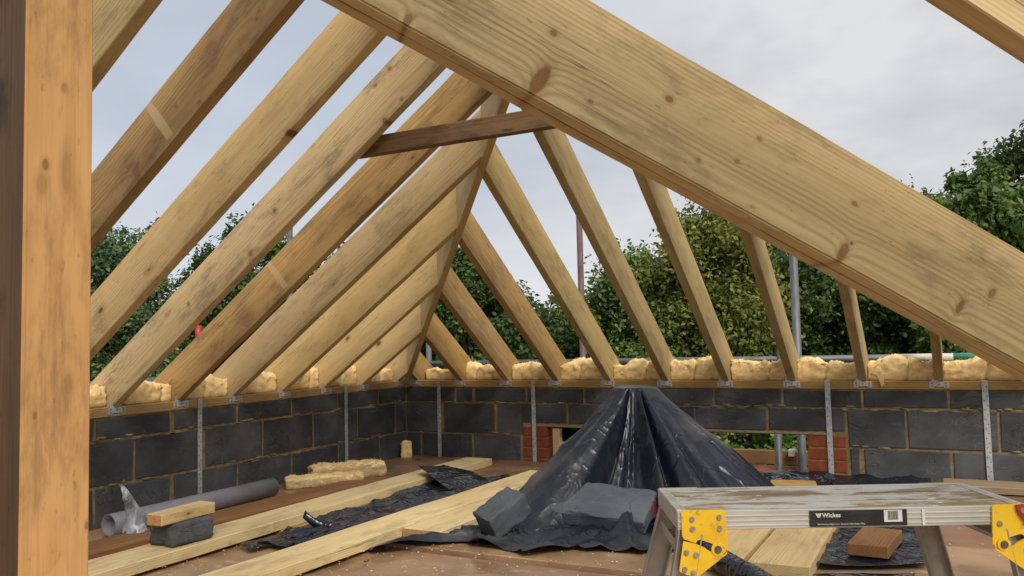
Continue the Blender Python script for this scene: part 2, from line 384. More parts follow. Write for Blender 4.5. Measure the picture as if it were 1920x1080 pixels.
M_YELLOW = scuffed_yellow()
M_RED = simple_mat("red_plastic", (0.42, 0.016, 0.018), (0.33, 0.012, 0.014), (14, 14, 14), 0.4, spec=0.5, bump=0.03)
M_RIVET = simple_mat("rivet_metal", (0.42, 0.41, 0.40), (0.30, 0.29, 0.28), (60, 60, 60), 0.45, 0.8, bump=0.1)
M_BOLT = simple_mat("dark_pivot_metal", (0.16, 0.15, 0.14), (0.10, 0.09, 0.08), (60, 60, 60), 0.5, 0.7, bump=0.1)
M_LABEL = simple_mat("black_sticker", (0.012, 0.011, 0.011), (0.03, 0.028, 0.025), (25, 25, 60), 0.45, bump=0)
M_PRINT = simple_mat("white_print", (0.66, 0.65, 0.62), (0.55, 0.54, 0.5), (60, 60, 60), 0.6, bump=0)
M_BARK = simple_mat("tree_bark", (0.075, 0.055, 0.04), (0.045, 0.034, 0.026), (6, 6, 2), 0.9, bump=0.6, bdist=0.02)
M_CHIP = simple_mat("pale_wood_chip", (0.66, 0.55, 0.38), (0.55, 0.42, 0.25), (60, 60, 60), 0.8, bump=0)
M_TOE = wood_mat("brown_toe_board", (0.28, 0.155, 0.07), (0.17, 0.088, 0.037), (0.09, 0.055, 0.03), 0.5, contrast=0.3)


def floor_mat(name, ca, cb, cg):
    t = NT(name)
    P = t.obj()
    n = t.noise(t.mul(P, (2.0, 3.5, 3.5)), 1.0, 5, 0.6)
    g = t.noise(t.mul(P, (7, 60, 60)), 1.0, 3, 0.6)
    c = t.mix(t.step(n, 0.35, 0.68), ca, cb)
    c = t.mix(t.math('MULTIPLY', g, 0.35), c, (0.17, 0.09, 0.05))
    grey = t.step(t.noise(t.mul(P, (1.4, 1.9, 1.9)), 1.0, 4, 0.6), 0.52, 0.70)
    c = t.mix(t.math('MULTIPLY', grey, 0.55), c, cg)
    sm = t.step(t.noise(t.mul(P, (5, 7, 7)), 1.0, 5, 0.7), 0.63, 0.70)
    c = t.mix(t.math('MULTIPLY', sm, 0.6), c, (0.52, 0.45, 0.36))
    dk = t.step(t.noise(t.mul(P, (1.8, 2.7, 2.7)), 1.0, 6, 0.7), 0.53, 0.66)
    c = t.mix(t.math('MULTIPLY', dk, 0.55), c, tuple(k * 0.5 for k in cb))
    ch = t.step(t.voro(t.mul(P, (55, 55, 55)), 1.0).outputs['Distance'], 0.16, 0.10)
    ch = t.math('MULTIPLY', ch, t.step(t.noise(t.mul(P, (5, 5, 5)), 1.0, 3), 0.48, 0.62))
    c = t.mix(t.math('MULTIPLY', ch, 0.8), c, (0.42, 0.34, 0.24))
    wet = t.step(t.noise(t.mul(P, (2.6, 2.2, 2.2)), 1.0, 4, 0.55), 0.46, 0.62)
    ro = t.math('SUBTRACT', 0.60, t.math('MULTIPLY', wet, 0.42))
    c = t.mix(t.math('MULTIPLY', wet, 0.3), c, tuple(k * 0.7 for k in cb))
    return t.done(c, ro, 0.0, 0.45, t.bump(t.math('ADD', g, t.math('MULTIPLY', ch, 1.5)), 0.25, 0.002))


M_FLOOR = floor_mat("brown_boarding", (0.28, 0.155, 0.085), (0.17, 0.09, 0.048), (0.22, 0.17, 0.125))
M_FLOOR_PALE = floor_mat("paler_worn_boarding", (0.43, 0.275, 0.155), (0.28, 0.165, 0.09), (0.31, 0.25, 0.185))
M_JOIST = simple_mat("dark_joist", (0.06, 0.04, 0.025), (0.04, 0.028, 0.018), (6, 6, 6), 0.8, bump=0.1)


def tarp_mat(name, dust_amt, rough=0.2, scale=1.0, bstr=0.6):
    t = NT(name)
    P = t.obj()
    w1 = t.noise(t.mul(P, (5 * scale, 5 * scale, 2.2 * scale)), 1.0, 2, 0.45, 1.6)
    rg_ = t.noise(t.mul(P, (11 * scale, 11 * scale, 6 * scale)), 1.0, 1, 0.4, 0.8)
    crease = t.math('POWER', t.math('SUBTRACT', 1.0, t.math('ABSOLUTE', t.math('MULTIPLY', t.math('SUBTRACT', rg_, 0.5), 5.0)), None, True), 3.0)
    d = t.step(t.noise(t.mul(P, (1.7, 1.7, 1.1)), 1.0, 4, 0.6), 0.50, 0.70)
    dd = t.math('MULTIPLY', d, dust_amt)
    c = t.mix(dd, (0.008, 0.0115, 0.021), (0.085, 0.08, 0.075))
    sp = t.step(t.noise(t.mul(P, (60, 60, 60)), 1.0, 2, 0.6), 0.66, 0.74)
    c = t.mix(t.math('MULTIPLY', sp, 0.10), c, (0.12, 0.12, 0.12))
    rg = t.math('ADD', t.math('MULTIPLY', dd, 0.6), rough)
    h = t.math('ADD', t.math('MULTIPLY', w1, 1.2), t.math('MULTIPLY', crease, 0.22))
    return t.done(c, rg, 0.0, 0.48, t.bump(t.math('ADD', h, t.math('MULTIPLY', t.noise(t.mul(P, (38, 38, 20)), 1.0, 2, 0.5, 1.0), 0.035)), bstr, 0.02))


M_TARP = tarp_mat("black_polythene_dusty", 0.7, 0.31, 0.9, 0.6)
M_SHEET = tarp_mat("black_polythene_wet", 0.06, 0.16, 1.3, 0.45)


def platform_top_mat():
    t = NT("dirty_wet_aluminium_tread")
    P = t.obj()
    n = t.noise(t.mul(P, (4.0, 10, 10)), 1.0, 5, 0.6)
    st = t.noise(t.mul(P, (9, 110, 110)), 1.0, 3, 0.6)
    dirt = t.step(t.math('ADD', n, t.math('MULTIPLY', t.math('SUBTRACT', st, 0.5), 0.45)), 0.44, 0.56)
    c = t.mix(dirt, (0.62, 0.60, 0.55), (0.25, 0.18, 0.085))
    sp = t.step(t.noise(t.mul(P, (16, 60, 60)), 1.0, 3), 0.64, 0.70)
    c = t.mix(sp, c, (0.74, 0.72, 0.67))
    met = t.math('MULTIPLY', t.math('SUBTRACT', 1.0, dirt), 0.5)
    rg = t.math('ADD', t.math('MULTIPLY', n, 0.3), 0.12)
    return t.done(c, rg, met, 0.5, t.bump(t.math('ADD', st, n), 0.2, 0.002))


M_TREAD = platform_top_mat()


def bag_mat():
    t = NT("clear_polythene")
    P = t.obj()
    n = t.noise(t.mul(P, (25, 25, 12)), 1.0, 4, 0.6, 1.0)
    gl = t.n.new('ShaderNodeBsdfGlossy'); gl.inputs['Roughness'].default_value = 0.35
    gl.inputs['Color'].default_value = (0.8, 0.82, 0.88, 1)
    df = t.n.new('ShaderNodeBsdfDiffuse'); df.inputs['Color'].default_value = (0.55, 0.57, 0.62, 1)
    tr = t.n.new('ShaderNodeBsdfTransparent'); tr.inputs['Color'].default_value = (0.9, 0.9, 0.92, 1)
    m1 = t.n.new('ShaderNodeMixShader'); m1.inputs[0].default_value = 0.22
    t.l.new(df.outputs[0], m1.inputs[1]); t.l.new(gl.outputs[0], m1.inputs[2])
    m2 = t.n.new('ShaderNodeMixShader')
    t.put(m2.inputs[0], t.math('ADD', t.math('MULTIPLY', t.step(n, 0.42, 0.62), 0.5), 0.12))
    t.l.new(tr.outputs[0], m2.inputs[1]); t.l.new(m1.outputs[0], m2.inputs[2])
    bp = t.bump(n, 0.9, 0.01)
    t.l.new(bp, gl.inputs['Normal']); t.l.new(bp, df.inputs['Normal'])
    t.l.new(m2.outputs[0], t.out.inputs[0])
    return t.m


M_BAG = bag_mat()


def leaf_mat(name, cols):
    t = NT(name)
    g = t.n.new('ShaderNodeNewGeometry')
    r = g.outputs['Random Per Island']
    n = t.noise(t.mul(t.obj(), (1.1, 1.1, 1.1)), 1.0, 3, 0.6)
    f = t.math('ADD', t.math('MULTIPLY', r, 0.5), t.math('MULTIPLY', t.step(n, 0.36, 0.62), 0.5))
    c = t.ramp(f, [(0.0, cols[0]), (0.5, cols[1]), (0.9, cols[2]), (1.0, cols[3])])
    t.done(c, 0.55, 0.0, 0.35)
    tl = t.n.new('ShaderNodeBsdfTranslucent'); t.l.new(c, tl.inputs[0])
    mx = t.n.new('ShaderNodeMixShader'); mx.inputs[0].default_value = 0.3
    t.l.new(t.b.outputs[0], mx.inputs[1]); t.l.new(tl.outputs[0], mx.inputs[2])
    t.l.new(mx.outputs[0], t.out.inputs[0])
    return t.m


LEAF_DARK = leaf_mat("dark_green_leaves", [(0.034, 0.062, 0.020), (0.059, 0.106, 0.030), (0.106, 0.164, 0.041), (0.191, 0.231, 0.049)])
LEAF_MID = leaf_mat("mid_green_leaves", [(0.064, 0.108, 0.032), (0.114, 0.187, 0.046), (0.187, 0.270, 0.064), (0.366, 0.354, 0.080)])
LEAF_OLIVE = leaf_mat("olive_yellowing_leaves", [(0.085, 0.109, 0.028), (0.160, 0.192, 0.044), (0.251, 0.265, 0.059), (0.400, 0.383, 0.078)])
LEAF_BLUE = leaf_mat("blue_green_leaves", [(0.055, 0.096, 0.043), (0.095, 0.157, 0.065), (0.148, 0.221, 0.085), (0.232, 0.288, 0.098)])
LEAF_BRIGHT = leaf_mat("bright_green_leaves", [(0.090, 0.165, 0.033), (0.165, 0.269, 0.052), (0.255, 0.373, 0.074), (0.373, 0.400, 0.120)])

# ------------------------------------------------------------------ object helpers


def mesh_obj(name, bm, mats, parent=None, smooth=False):
    me = bpy.data.meshes.new(name)
    bm.normal_update()
    bm.to_mesh(me); bm.free()
    if not isinstance(mats, (list, tuple)): mats = [mats]
    for m in mats: me.materials.append(m)
    if smooth:
        me.polygons.foreach_set('use_smooth', [True] * len(me.polygons))
    o = bpy.data.objects.new(name, me)
    COL.objects.link(o)
    if parent is not None: o.parent = parent
    return o


def empty(name, loc=(0, 0, 0)):
    o = bpy.data.objects.new(name, None)
    o.location = loc; o.empty_display_size = 0.1
    COL.objects.link(o)
    o.matrix_world = Matrix.Translation(loc)
    bpy.context.view_layer.update()
    return o


def tag(o, label=None, cat=None, group=None, kind=None):
    if label: o['label'] = label
    if cat: o['category'] = cat
    if group: o['group'] = group
    if kind: o['kind'] = kind
    return o


def bm_box(bm, x0, x1, y0, y1, z0, z1, bev=0.0, seg=1, mi=0):
    vs = [bm.verts.new((x, y, z)) for x in (x0, x1) for y in (y0, y1) for z in (z0, z1)]
    idx = [(0, 1, 3, 2), (4, 6, 7, 5), (0, 4, 5, 1), (2, 3, 7, 6), (0, 2, 6, 4), (1, 5, 7, 3)]
    fs = [bm.faces.new([vs[i] for i in q]) for q in idx]
    for f in fs: f.material_index = mi
    if bev > 0:
        es = list({e for f in fs for e in f.edges})
        bmesh.ops.bevel(bm, geom=es, offset=bev, segments=seg, profile=0.6, affect='EDGES')
    return vs


def bm_cyl(bm, p0, p1, r0, r1=None, n=12, caps=True, mi=0):
    r1 = r0 if r1 is None else r1
    p0, p1 = Vector(p0), Vector(p1)
    d = (p1 - p0).normalized()
    a = d.orthogonal().normalized(); b = d.cross(a)
    ra = [bm.verts.new(p0 + (a * math.cos(2 * math.pi * i / n) + b * math.sin(2 * math.pi * i / n)) * r0) for i in range(n)]
    rb = [bm.verts.new(p1 + (a * math.cos(2 * math.pi * i / n) + b * math.sin(2 * math.pi * i / n)) * r1) for i in range(n)]
    fs = []
    for i in range(n):
        fs.append(bm.faces.new((ra[i], ra[(i + 1) % n], rb[(i + 1) % n], rb[i])))
    if caps:
        fs.append(bm.faces.new(list(reversed(ra)))); fs.append(bm.faces.new(rb))
    for f in fs: f.material_index = mi
    return fs


def frame(d, up=(0, 0, 1)):
    """Matrix whose X is d, Z as close to up as can be."""
    x = Vector(d).normalized()
    y = Vector(up).cross(x).normalized()
    z = x.cross(y)
    return Matrix((x, y, z)).transposed().to_4x4()


def timber(name, p0, d, length, t, depth, mat, up=(0, 0, 1), cut0=None, cut1=None, start=0.0, bev=0.003, wob=0.0, parent=None, seg=1):
    """Timber with its underside centre line from p0 along d. cut: (point, normal) planes for the ends."""
    p0 = Vector(p0); m = frame(d, up)
    x = m.to_3x3() @ Vector((1, 0, 0))
    bm = bmesh.new()
    n = max(2, int(length / 0.12)) if wob else 1
    rings = []
    ph = random.random() * 50
    for i in range(n + 1):
        s = start + (length - start) * i / n
        ring = []
        for (yy, zz) in ((-t / 2, 0), (t / 2, 0), (t / 2, depth), (-t / 2, depth)):
            w = Vector((0, 0, 0))
            if wob:
                w.z = wob * (noise.noise(Vector((s * 3.5 + ph, yy * 40, zz * 9))))
                w.y = 0.5 * wob * noise.noise(Vector((s * 2.5 - ph, yy * 40, zz * 9)))
            ring.append(bm.verts.new(Vector((s, yy, zz)) + w))
        rings.append(ring)
    inv = m.to_3x3().transposed()
    for cut, ring in ((cut0, rings[0]), (cut1, rings[-1])):
        if cut is None: continue
        cp = inv @ (Vector(cut[0]) - p0); cn = inv @ Vector(cut[1])
        for v in ring:
            v.co.x = (cn.dot(cp) - cn.y * v.co.y - cn.z * v.co.z) / cn.x
    for a, b in zip(rings, rings[1:]):
        for k in range(4):
            bm.faces.new((a[k], a[(k + 1) % 4], b[(k + 1) % 4], b[k]))
    bm.faces.new(list(reversed(rings[0]))); bm.faces.new(rings[-1])
    bmesh.ops.recalc_face_normals(bm, faces=bm.faces)
    if bev:
        es = [e for e in bm.edges if len(e.link_faces) == 2 and e.calc_face_angle(0) > 0.6]
        bmesh.ops.bevel(bm, geom=es, offset=bev, segments=seg, affect='EDGES')
    o = mesh_obj(name, bm, mat, parent)
    mm = m.copy(); mm.translation = p0
    o.matrix_world = mm
    return o


def lump(name, size, mat, amp, seed, parent=None, res=0.02, top_amp=None, freq=9.0, smooth=True, slab=False):
    """Soft irregular slab, base at z=0, centred in x and y."""
    sx, sy, sz = size
    bm = bmesh.new()
    rs0 = random.Random(int(seed * 77))
    batt = bool(top_amp) and sx > 0.2 and not slab
    creases = [rs0.uniform(.15, .85) for _ in range(rs0.choice((1, 1, 2)))] if batt else []
    nx, ny, nz_ = (max(2, int(s / res)) for s in size)
    vd = {}

    def vert(i, j, k):
        key = (i, j, k)
        if key in vd: return vd[key]
        u, v, w = i / nx, j / ny, k / nz_
        p = Vector(((u - .5) * sx, (v - .5) * sy, w * sz))
        # round the box off a little
        cx_, cy_ = (u - .5) * 2, (v - .5) * 2
        rnd = 1 - 0.06 * (abs(cx_) ** 6) * (0.5 + w)
        p.y *= 1 - 0.16 * abs(2 * w - 1) ** 4
        p.z *= rnd
        q = p * freq + Vector((seed * 7.7, seed * 3.1, seed * 5.3))
        n1 = noise.noise_vector(q); n2 = noise.noise_vector(q * 2.7); n3 = noise.noise_vector(q * 6.5)
        rg2 = max(0, 1 - abs(noise.noise(q * 1.4 + Vector((4, 2, 9)))) * 3)
        dis = (n1 + n2 * 0.6 + n3 * 0.38) * amp - n1.normalized() * rg2 * amp * 0.5
        p += dis * (0.25 + 0.75 * w) if not slab else Vector((dis.x, dis.y, dis.z * .5 * w))
        for cu in creases:
            ce = math.exp(-((u - cu - 0.05 * (w - .5)) / 0.022) ** 2)
            p.y += 0.030 * ce * (1 - v); p.z -= 0.022 * ce * w
        p.z *= 1 + (0.13 * math.sin(u * 5.0 + seed * 3) if batt else 0)
        if top_amp and k == nz_:
            p.z += top_amp * (noise.noise(Vector((p.x * 11 + seed, p.y * 5, seed))) + 0.45 * noise.noise(Vector((p.x * 75 + seed, p.y * 40, seed))) + 0.5 * noise.noise(Vector((p.x * 31 + seed, p.y * 9, seed * 2))))
        vd[key] = bm.verts.new(p)
        return vd[key]

    def face(*ks):
        bm.faces.new([vert(*k) for k in ks])
    for i in range(nx):
        for j in range(ny):
            face((i, j, 0), (i, j + 1, 0), (i + 1, j + 1, 0), (i + 1, j, 0))
            face((i, j, nz_), (i + 1, j, nz_), (i + 1, j + 1, nz_), (i, j + 1, nz_))
    for i in range(nx):
        for k in range(nz_):
            face((i, 0, k), (i + 1, 0, k), (i + 1, 0, k + 1), (i, 0, k + 1))
            face((i, ny, k), (i, ny, k + 1), (i + 1, ny, k + 1), (i + 1, ny, k))
    for j in range(ny):
        for k in range(nz_):
            face((0, j, k), (0, j, k + 1), (0, j + 1, k + 1), (0, j + 1, k))
            face((nx, j, k), (nx, j + 1, k), (nx, j + 1, k + 1), (nx, j, k + 1))
    o = mesh_obj(name, bm, mat, parent, smooth)
    if mat is M_WOOL:
        # loose strands pulled out of the torn top and front
        bt = bmesh.new(); rs = random.Random(int(seed * 100))
        top = [v.co for v in o.data.vertices if v.co.z > sz * 0.55 and rs.random() < 0.16]
        for c in top:
            d = Vector((rs.uniform(-1, 1), rs.uniform(-1, .6), rs.uniform(.1, 1))).normalized() * rs.uniform(.006, .020)
            sd = Vector((rs.uniform(-1, 1), rs.uniform(-1, 1), rs.uniform(-1, 1))).normalized() * rs.uniform(.0006, .0022)
            m_ = c + d * .55 + sd * 2
            a_, b_ = bt.verts.new(c - sd), bt.verts.new(c + sd)
            e_, f_ = bt.verts.new(m_ - sd * .8), bt.verts.new(m_ + sd * .8)
            g_ = bt.verts.new(c + d)
            bt.faces.new((a_, b_, f_, e_)); bt.faces.new((e_, f_, g_))
        tag(mesh_obj("loose_fibre", bt, M_WOOL, o), kind='stuff')
    return o


def rough_block(name, size, mat, seed, bev=0.006, amp=0.0025, parent=None, round_=False):
    """Concrete block centred on its origin with chipped edges."""
    bm = bmesh.new()
    sx, sy, sz = size
    bm_box(bm, -sx / 2, sx / 2, -sy / 2, sy / 2, -sz / 2, sz / 2)
    bmesh.ops.bevel(bm, geom=bm.edges[:], offset=bev, segments=3 if round_ else 2, profile=0.5, affect='EDGES')
    bmesh.ops.subdivide_edges(bm, edges=[e for e in bm.edges if e.calc_length() > 0.05], cuts=14, use_grid_fill=True)
    for v in bm.verts:
        q = v.co * 30 + Vector((seed * 11.3, seed * 5.1, seed))
        edge = sum(1 for a, s in zip(v.co, (sx, sy, sz)) if abs(a) > s / 2 - bev * 1.3)
        k = amp * (0.5 if edge < 2 else 2.4)
        dv = noise.noise_vector(q) + noise.noise_vector(q * 3) * 0.5
        if edge >= 2: dv = dv * 0.6 - v.co.normalized() * max(0, noise.noise(q * 0.8)) * 1.6
        v.co += dv * k
    return mesh_obj(name, bm, mat, parent, True)


# ------------------------------------------------------------------ ground and floor
GZ = -3.3
bm = bmesh.new()
S = 600
bm.faces.new([bm.verts.new(p) for p in ((-S, -S, GZ), (S, -S, GZ), (S, S, GZ), (-S, S, GZ))])
M_GROUND = simple_mat("rough_grass_ground", (0.05, 0.075, 0.025), (0.085, 0.085, 0.04), (0.4, 0.4, 0.4), 0.95, bump=0.3, bdist=0.05)
tag(mesh_obj("ground", bm, M_GROUND), kind='structure')

FZ = -0.565
fl_root = empty("floor", (0, 0, FZ)); tag(fl_root, kind='structure')
ys = [0.0, -0.235, -0.36, -0.91, -1.51, -2.325, -2.79, -3.39, -3.99, -4.59, -5.19, -5.79, -6.39]
xs_j = [2.2, 1.5, 2.6, 0.42, 3.2, 1.3, 0.98, 2.4, 1.6, 2.8, 2.0, 1.2]
for i, (a, b) in enumerate(zip(ys, ys[1:])):
    for (xa, xb) in ((0.004, xs_j[i]), (xs_j[i], 4.6)):
        bm = bmesh.new()
        dz = random.uniform(-0.003, 0.002)
        if b == -2.325 or (a > -2.3): dz += 0.004
        if a <= -2.325: dz -= 0.012
        bm_box(bm, xa + 0.002, xb - 0.002, b + 0.004, a - (0.022 if a == -2.325 else 0.004), -0.040, 0.0 + dz, 0.003)
        mesh_obj("floorboard", bm, M_FLOOR_PALE if a <= -1.5 else M_FLOOR, fl_root)
bm = bmesh.new()
bm_box(bm, 0.004, 4.6, -6.39, 0.0, -0.25, -0.042)
mesh_obj("joist_layer", bm, M_JOIST, fl_root)

# ------------------------------------------------------------------ block walls
H_PB, H1, H2 = -0.048, -0.159, -0.384
LW = empty("block_wall", (0, 0, FZ))
tag(LW, "left side wall of charcoal concrete blocks running back to the corner", "wall")
BW = empty("block_wall", (2.2, 0, FZ))
tag(BW, "back wall of charcoal concrete blocks with a low opening behind the covered heap", "wall")


def wall_piece(name, parent, along, a0, a1, z0, z1, mat, depth=0.05, proud=0.0, bev=0.0045, jit=0.004):
    bm = bmesh.new()
    j = lambda: random.uniform(-jit, jit)
    L, Hh = (a1 - a0), (z1 - z0)
    vs = bm_box(bm, -L / 2, L / 2, -proud, depth, -Hh / 2, Hh / 2)
    for v in vs:
        v.co.x += j(); v.co.z += j()
        if v.co.y < 0.01: v.co.y += j() * 0.6
    if bev: bmesh.ops.bevel(bm, geom=bm.edges[:], offset=bev, segments=2, profile=0.5, affect='EDGES')
    o = mesh_obj(name, bm, mat, None)
    if along == 'x':
        mm = Matrix.Translation((a0 + L / 2, 0, z0 + Hh / 2))
    else:   # left wall: front faces +X, runs along Y
        mm = Matrix.Translation((0, a0 + L / 2, z0 + Hh / 2)) @ Matrix.Rotation(math.radians(90), 4, 'Z')
    o.parent = parent
    o.matrix_parent_inverse = Matrix.Translation(parent.location).inverted()
    o.matrix_world = mm
    return o


def course(parent, along, joints, lo, hi, z0, z1, gap=0.010, wide=()):
    gap = 0.017
    js = [lo] + sorted(joints) + [hi]
    for a, b in zip(js, js[1:]):
        ga = (0.030 if any(abs(a - w) < 0.004 for w in wide) else gap) / 2
        gb = (0.030 if any(abs(b - w) < 0.004 for w in wide) else gap) / 2
        if a == lo: ga = 0.004
        if b == hi: gb = 0.004
        wall_piece("block", parent, along, a + ga, b - gb, z0 + 0.007, z1 - 0.007, M_BLOCK, proud=random.uniform(0.0, 0.002))


YL = -5.4
c1 = [-2.149, -1.69, -1.239, -0.792, -0.342] + [-2.6 - .45 * k for k in range(6)]
c2 = [-2.379, -1.934, -1.488, -1.043, -0.586, -0.144] + [-2.83 - .45 * k for k in range(6)]
course(LW, 'y', c1, YL, -0.001, H1, H_PB, wide=(-2.149,))
course(LW, 'y', c2, YL, -0.001, H2, H1, wide=(-1.934,))
course(LW, 'y', c1, YL, -0.001, H2 - .225, H2, wide=(-2.149,))
bm = bmesh.new()
bm_box(bm, -0.10, -0.0055, YL, 0.10, -1.2, H_PB - 0.001)
o = mesh_obj("mortar", bm, M_MORTAR); o.parent = LW; o.matrix_parent_inverse = Matrix.Translation(LW.location).inverted()

XR = 4.75
course(BW, 'x', [0.439, 0.596, 1.025, 1.468, 1.906, 2.355, 2.774, 3.221, 3.669, 4.119, 4.569], 0.001, XR, H1, H_PB, wide=(0.596,))
course(BW, 'x', [0.324, 0.779, 0.985], 0.001, 0.985, H2, H1, wide=(0.324, 0.779))
course(BW, 'x', [1.341, 1.79, 2.23, 2.68], 0.985, 3.125, -0.302, H1, wide=())
course(BW, 'x', [3.447, 3.901, 4.35], 3.133, XR, H2, H1)
course(BW, 'x', [0.131, 0.582], 0.001, 0.972, H2 - .225, H2)
course(BW, 'x', [3.205, 3.667, 4.117], 3.145, XR, H2 - .225, H2, wide=(3.205,))


def smears(parent, along, rows, lo, hi, n, zlim=None):
    rs = random.Random(len(along) + n)
    bm = bmesh.new()
    for _ in range(n):
        a = rs.uniform(lo, hi); z = rs.choice(rows) + rs.uniform(-.012, .012)
        if zlim and zlim[0] < a < zlim[1] and z < zlim[2]: continue
        sx, sz = rs.uniform(.012, .06), rs.uniform(.004, .011)
        if z > H_PB - .02 or (zlim and zlim[0] < a < zlim[1] and z < zlim[2]): continue
        m = 9; ring, ri = [], []
        for k in range(m):
            t_ = 2 * math.pi * k / m; q = rs.uniform(.6, 1.15)
            u, w = a + math.cos(t_) * sx * q, z + math.sin(t_) * sz * q
            f = lambda u_, d_, w_: (u_, -d_, w_) if along == 'x' else (d_, u_, w_)
            ring.append(bm.verts.new(f(u, -0.003, w)))
            ri.append(bm.verts.new(f(a + (u - a) * .6, 0.0042, z + (w - z) * .6)))
        for k in range(m): bm.faces.new((ring[k], ring[(k + 1) % m], ri[(k + 1) % m], ri[k]))
        bm.faces.new(ri)
    bmesh.ops.recalc_face_normals(bm, faces=bm.faces)
    o = mesh_obj("mortar_smear", bm, M_MORTAR, None, True)
    o.parent = parent; o.matrix_parent_inverse = Matrix.Translation(parent.location).inverted()
    tag(o, kind='stuff')


smears(LW, 'y', (H1, H1, H2, H2), -3.4, -0.03, 90)
smears(BW, 'x', (H1, H1, H2), 0.03, XR, 100, (0.95, 3.15, -0.30))
WZ = -0.322       # head of the opening
for (xa, xb, ret) in ((0.993, 1.185, 'r'), (2.905, 3.122, 'l')):
    for k in range(4):
        z1 = WZ - 0.003 - k * 0.0735
        wall_piece("brick", BW, 'x', xa, xb, z1 - 0.062, z1, M_BRICK, depth=0.10, bev=0.003, jit=0.0015)
bm = bmesh.new()
Y0, Y1 = 0.0055, 0.10
bm_box(bm, -0.0055, 0.99, Y0, Y1, -1.2, H_PB - 0.001)
bm_box(bm, 0.9905, 1.18, Y0, Y1 - 0.004, -1.2, WZ)
bm_box(bm, 2.912, 3.1245, Y0, Y1 - 0.004, -1.2, WZ)
bm_box(bm, 3.125, XR, Y0, Y1, -1.2, H_PB - 0.001)
bm_box(bm, 0.9905, 3.1245, Y0, Y1, WZ + 0.0005, H_PB - 0.001)
bm_box(bm, 1.1805, 2.9115, Y0, Y1 - 0.004, -1.2, FZ + 0.012)
o = mesh_obj("mortar", bm, M_MORTAR); o.parent = BW; o.matrix_parent_inverse = Matrix.Translation(BW.location).inverted()
bm = bmesh.new()
bm_box(bm, 1.07, 3.05, -0.003, 0.0045, WZ + 0.003, WZ + 0.017, 0.002)
o = mesh_obj("bedding_strip", bm, M_CONC); o.parent = BW; o.matrix_parent_inverse = Matrix.Translation(BW.location).inverted()
o = timber("window_stud", (1.245, 0.06, FZ), (0, 0, 1), 0.235, 0.05, 0.05, W_YELLOW, up=(0, -1, 0), bev=0.002)
tag(o, "short yellow timber stud standing in the opening beside the left brick jamb", "stud")

# ------------------------------------------------------------------ wall plates
o = timber("wall_plate", (0.003 - 0.05, YL, -0.047), (0, 1, 0), -YL - 0.0, 0.10, 0.047, W_PLATE, bev=0.002)
tag(o, "brown timber wall plate lying along the top of the left block wall", "wall plate")
o = timber("wall_plate", (0.0045, 0.047, -0.047), (1, 0, 0), XR, 0.10, 0.047, W_PLATE, bev=0.002)
tag(o, "brown timber wall plate lying along the top of the back block wall", "wall plate")

# ------------------------------------------------------------------ roof timbers
AL = math.radians(35.0)
TA = math.tan(AL)
RIDGE_X = 2.1
HIPN = Vector((1, 1, 0)).normalized()
t_raf, d_raf = 0.047, 0.195
leftY = [-3.70, -3.295, -2.888, -2.4875, -2.0978, -1.7089, -1.3108, -0.920, -0.517, -0.095]
left_mat = [W_BACK, W_R2, W_R3, W_R4, W_R5, W_PALE, W_YELLOW, W_YELLOW, W_YELLOW, W_YELLOW]
left_lab = [
    "pale greenish rafter highest and nearest on the left, beside the post top",
    "brown stained left rafter with knots and a pale bare stripe, second from the post top",
    "pale smooth left rafter just behind the brown stained one, its lower end behind the post",
    "pale left rafter with grey blotches whose foot stands beside the post",
    "orange brown left rafter with a pale stripe that the dark collar board crosses",
    "pale knotty left rafter just right of the orange brown striped one",
    "yellowish left jack rafter with two dark knots low down, fourth from the corner",
    "yellowish left jack rafter third from the corner",
    "yellowish left jack rafter second from the corner",
    "shortest left jack rafter tucked against the corner hip"]
dL = Vector((math.cos(AL), 0, math.sin(AL)))
left_objs = []
for Y, m_, lb in zip(leftY, left_mat, left_lab):
    p0 = Vector((0, Y, 0)) + dL * 0
    if Y < -2.08: c_end = ((RIDGE_X - 0.024, 0, 0), (1, 0, 0)); ln = 2.6
    else: c_end = (tuple(-HIPN * 0.012), tuple(HIPN)); ln = -Y / math.cos(AL)
    o = timber("rafter", p0, dL, ln, t_raf, d_raf + random.uniform(-0.002, 0.006), m_, start=-0.30, cut1=c_end, cut0=((-0.22, 0, 0), (1, 0, 0)), wob=0.003, bev=0.0025)
    tag(o, lb, "rafter", "rafters rising from the left wall plate")
    left_objs.append(o)

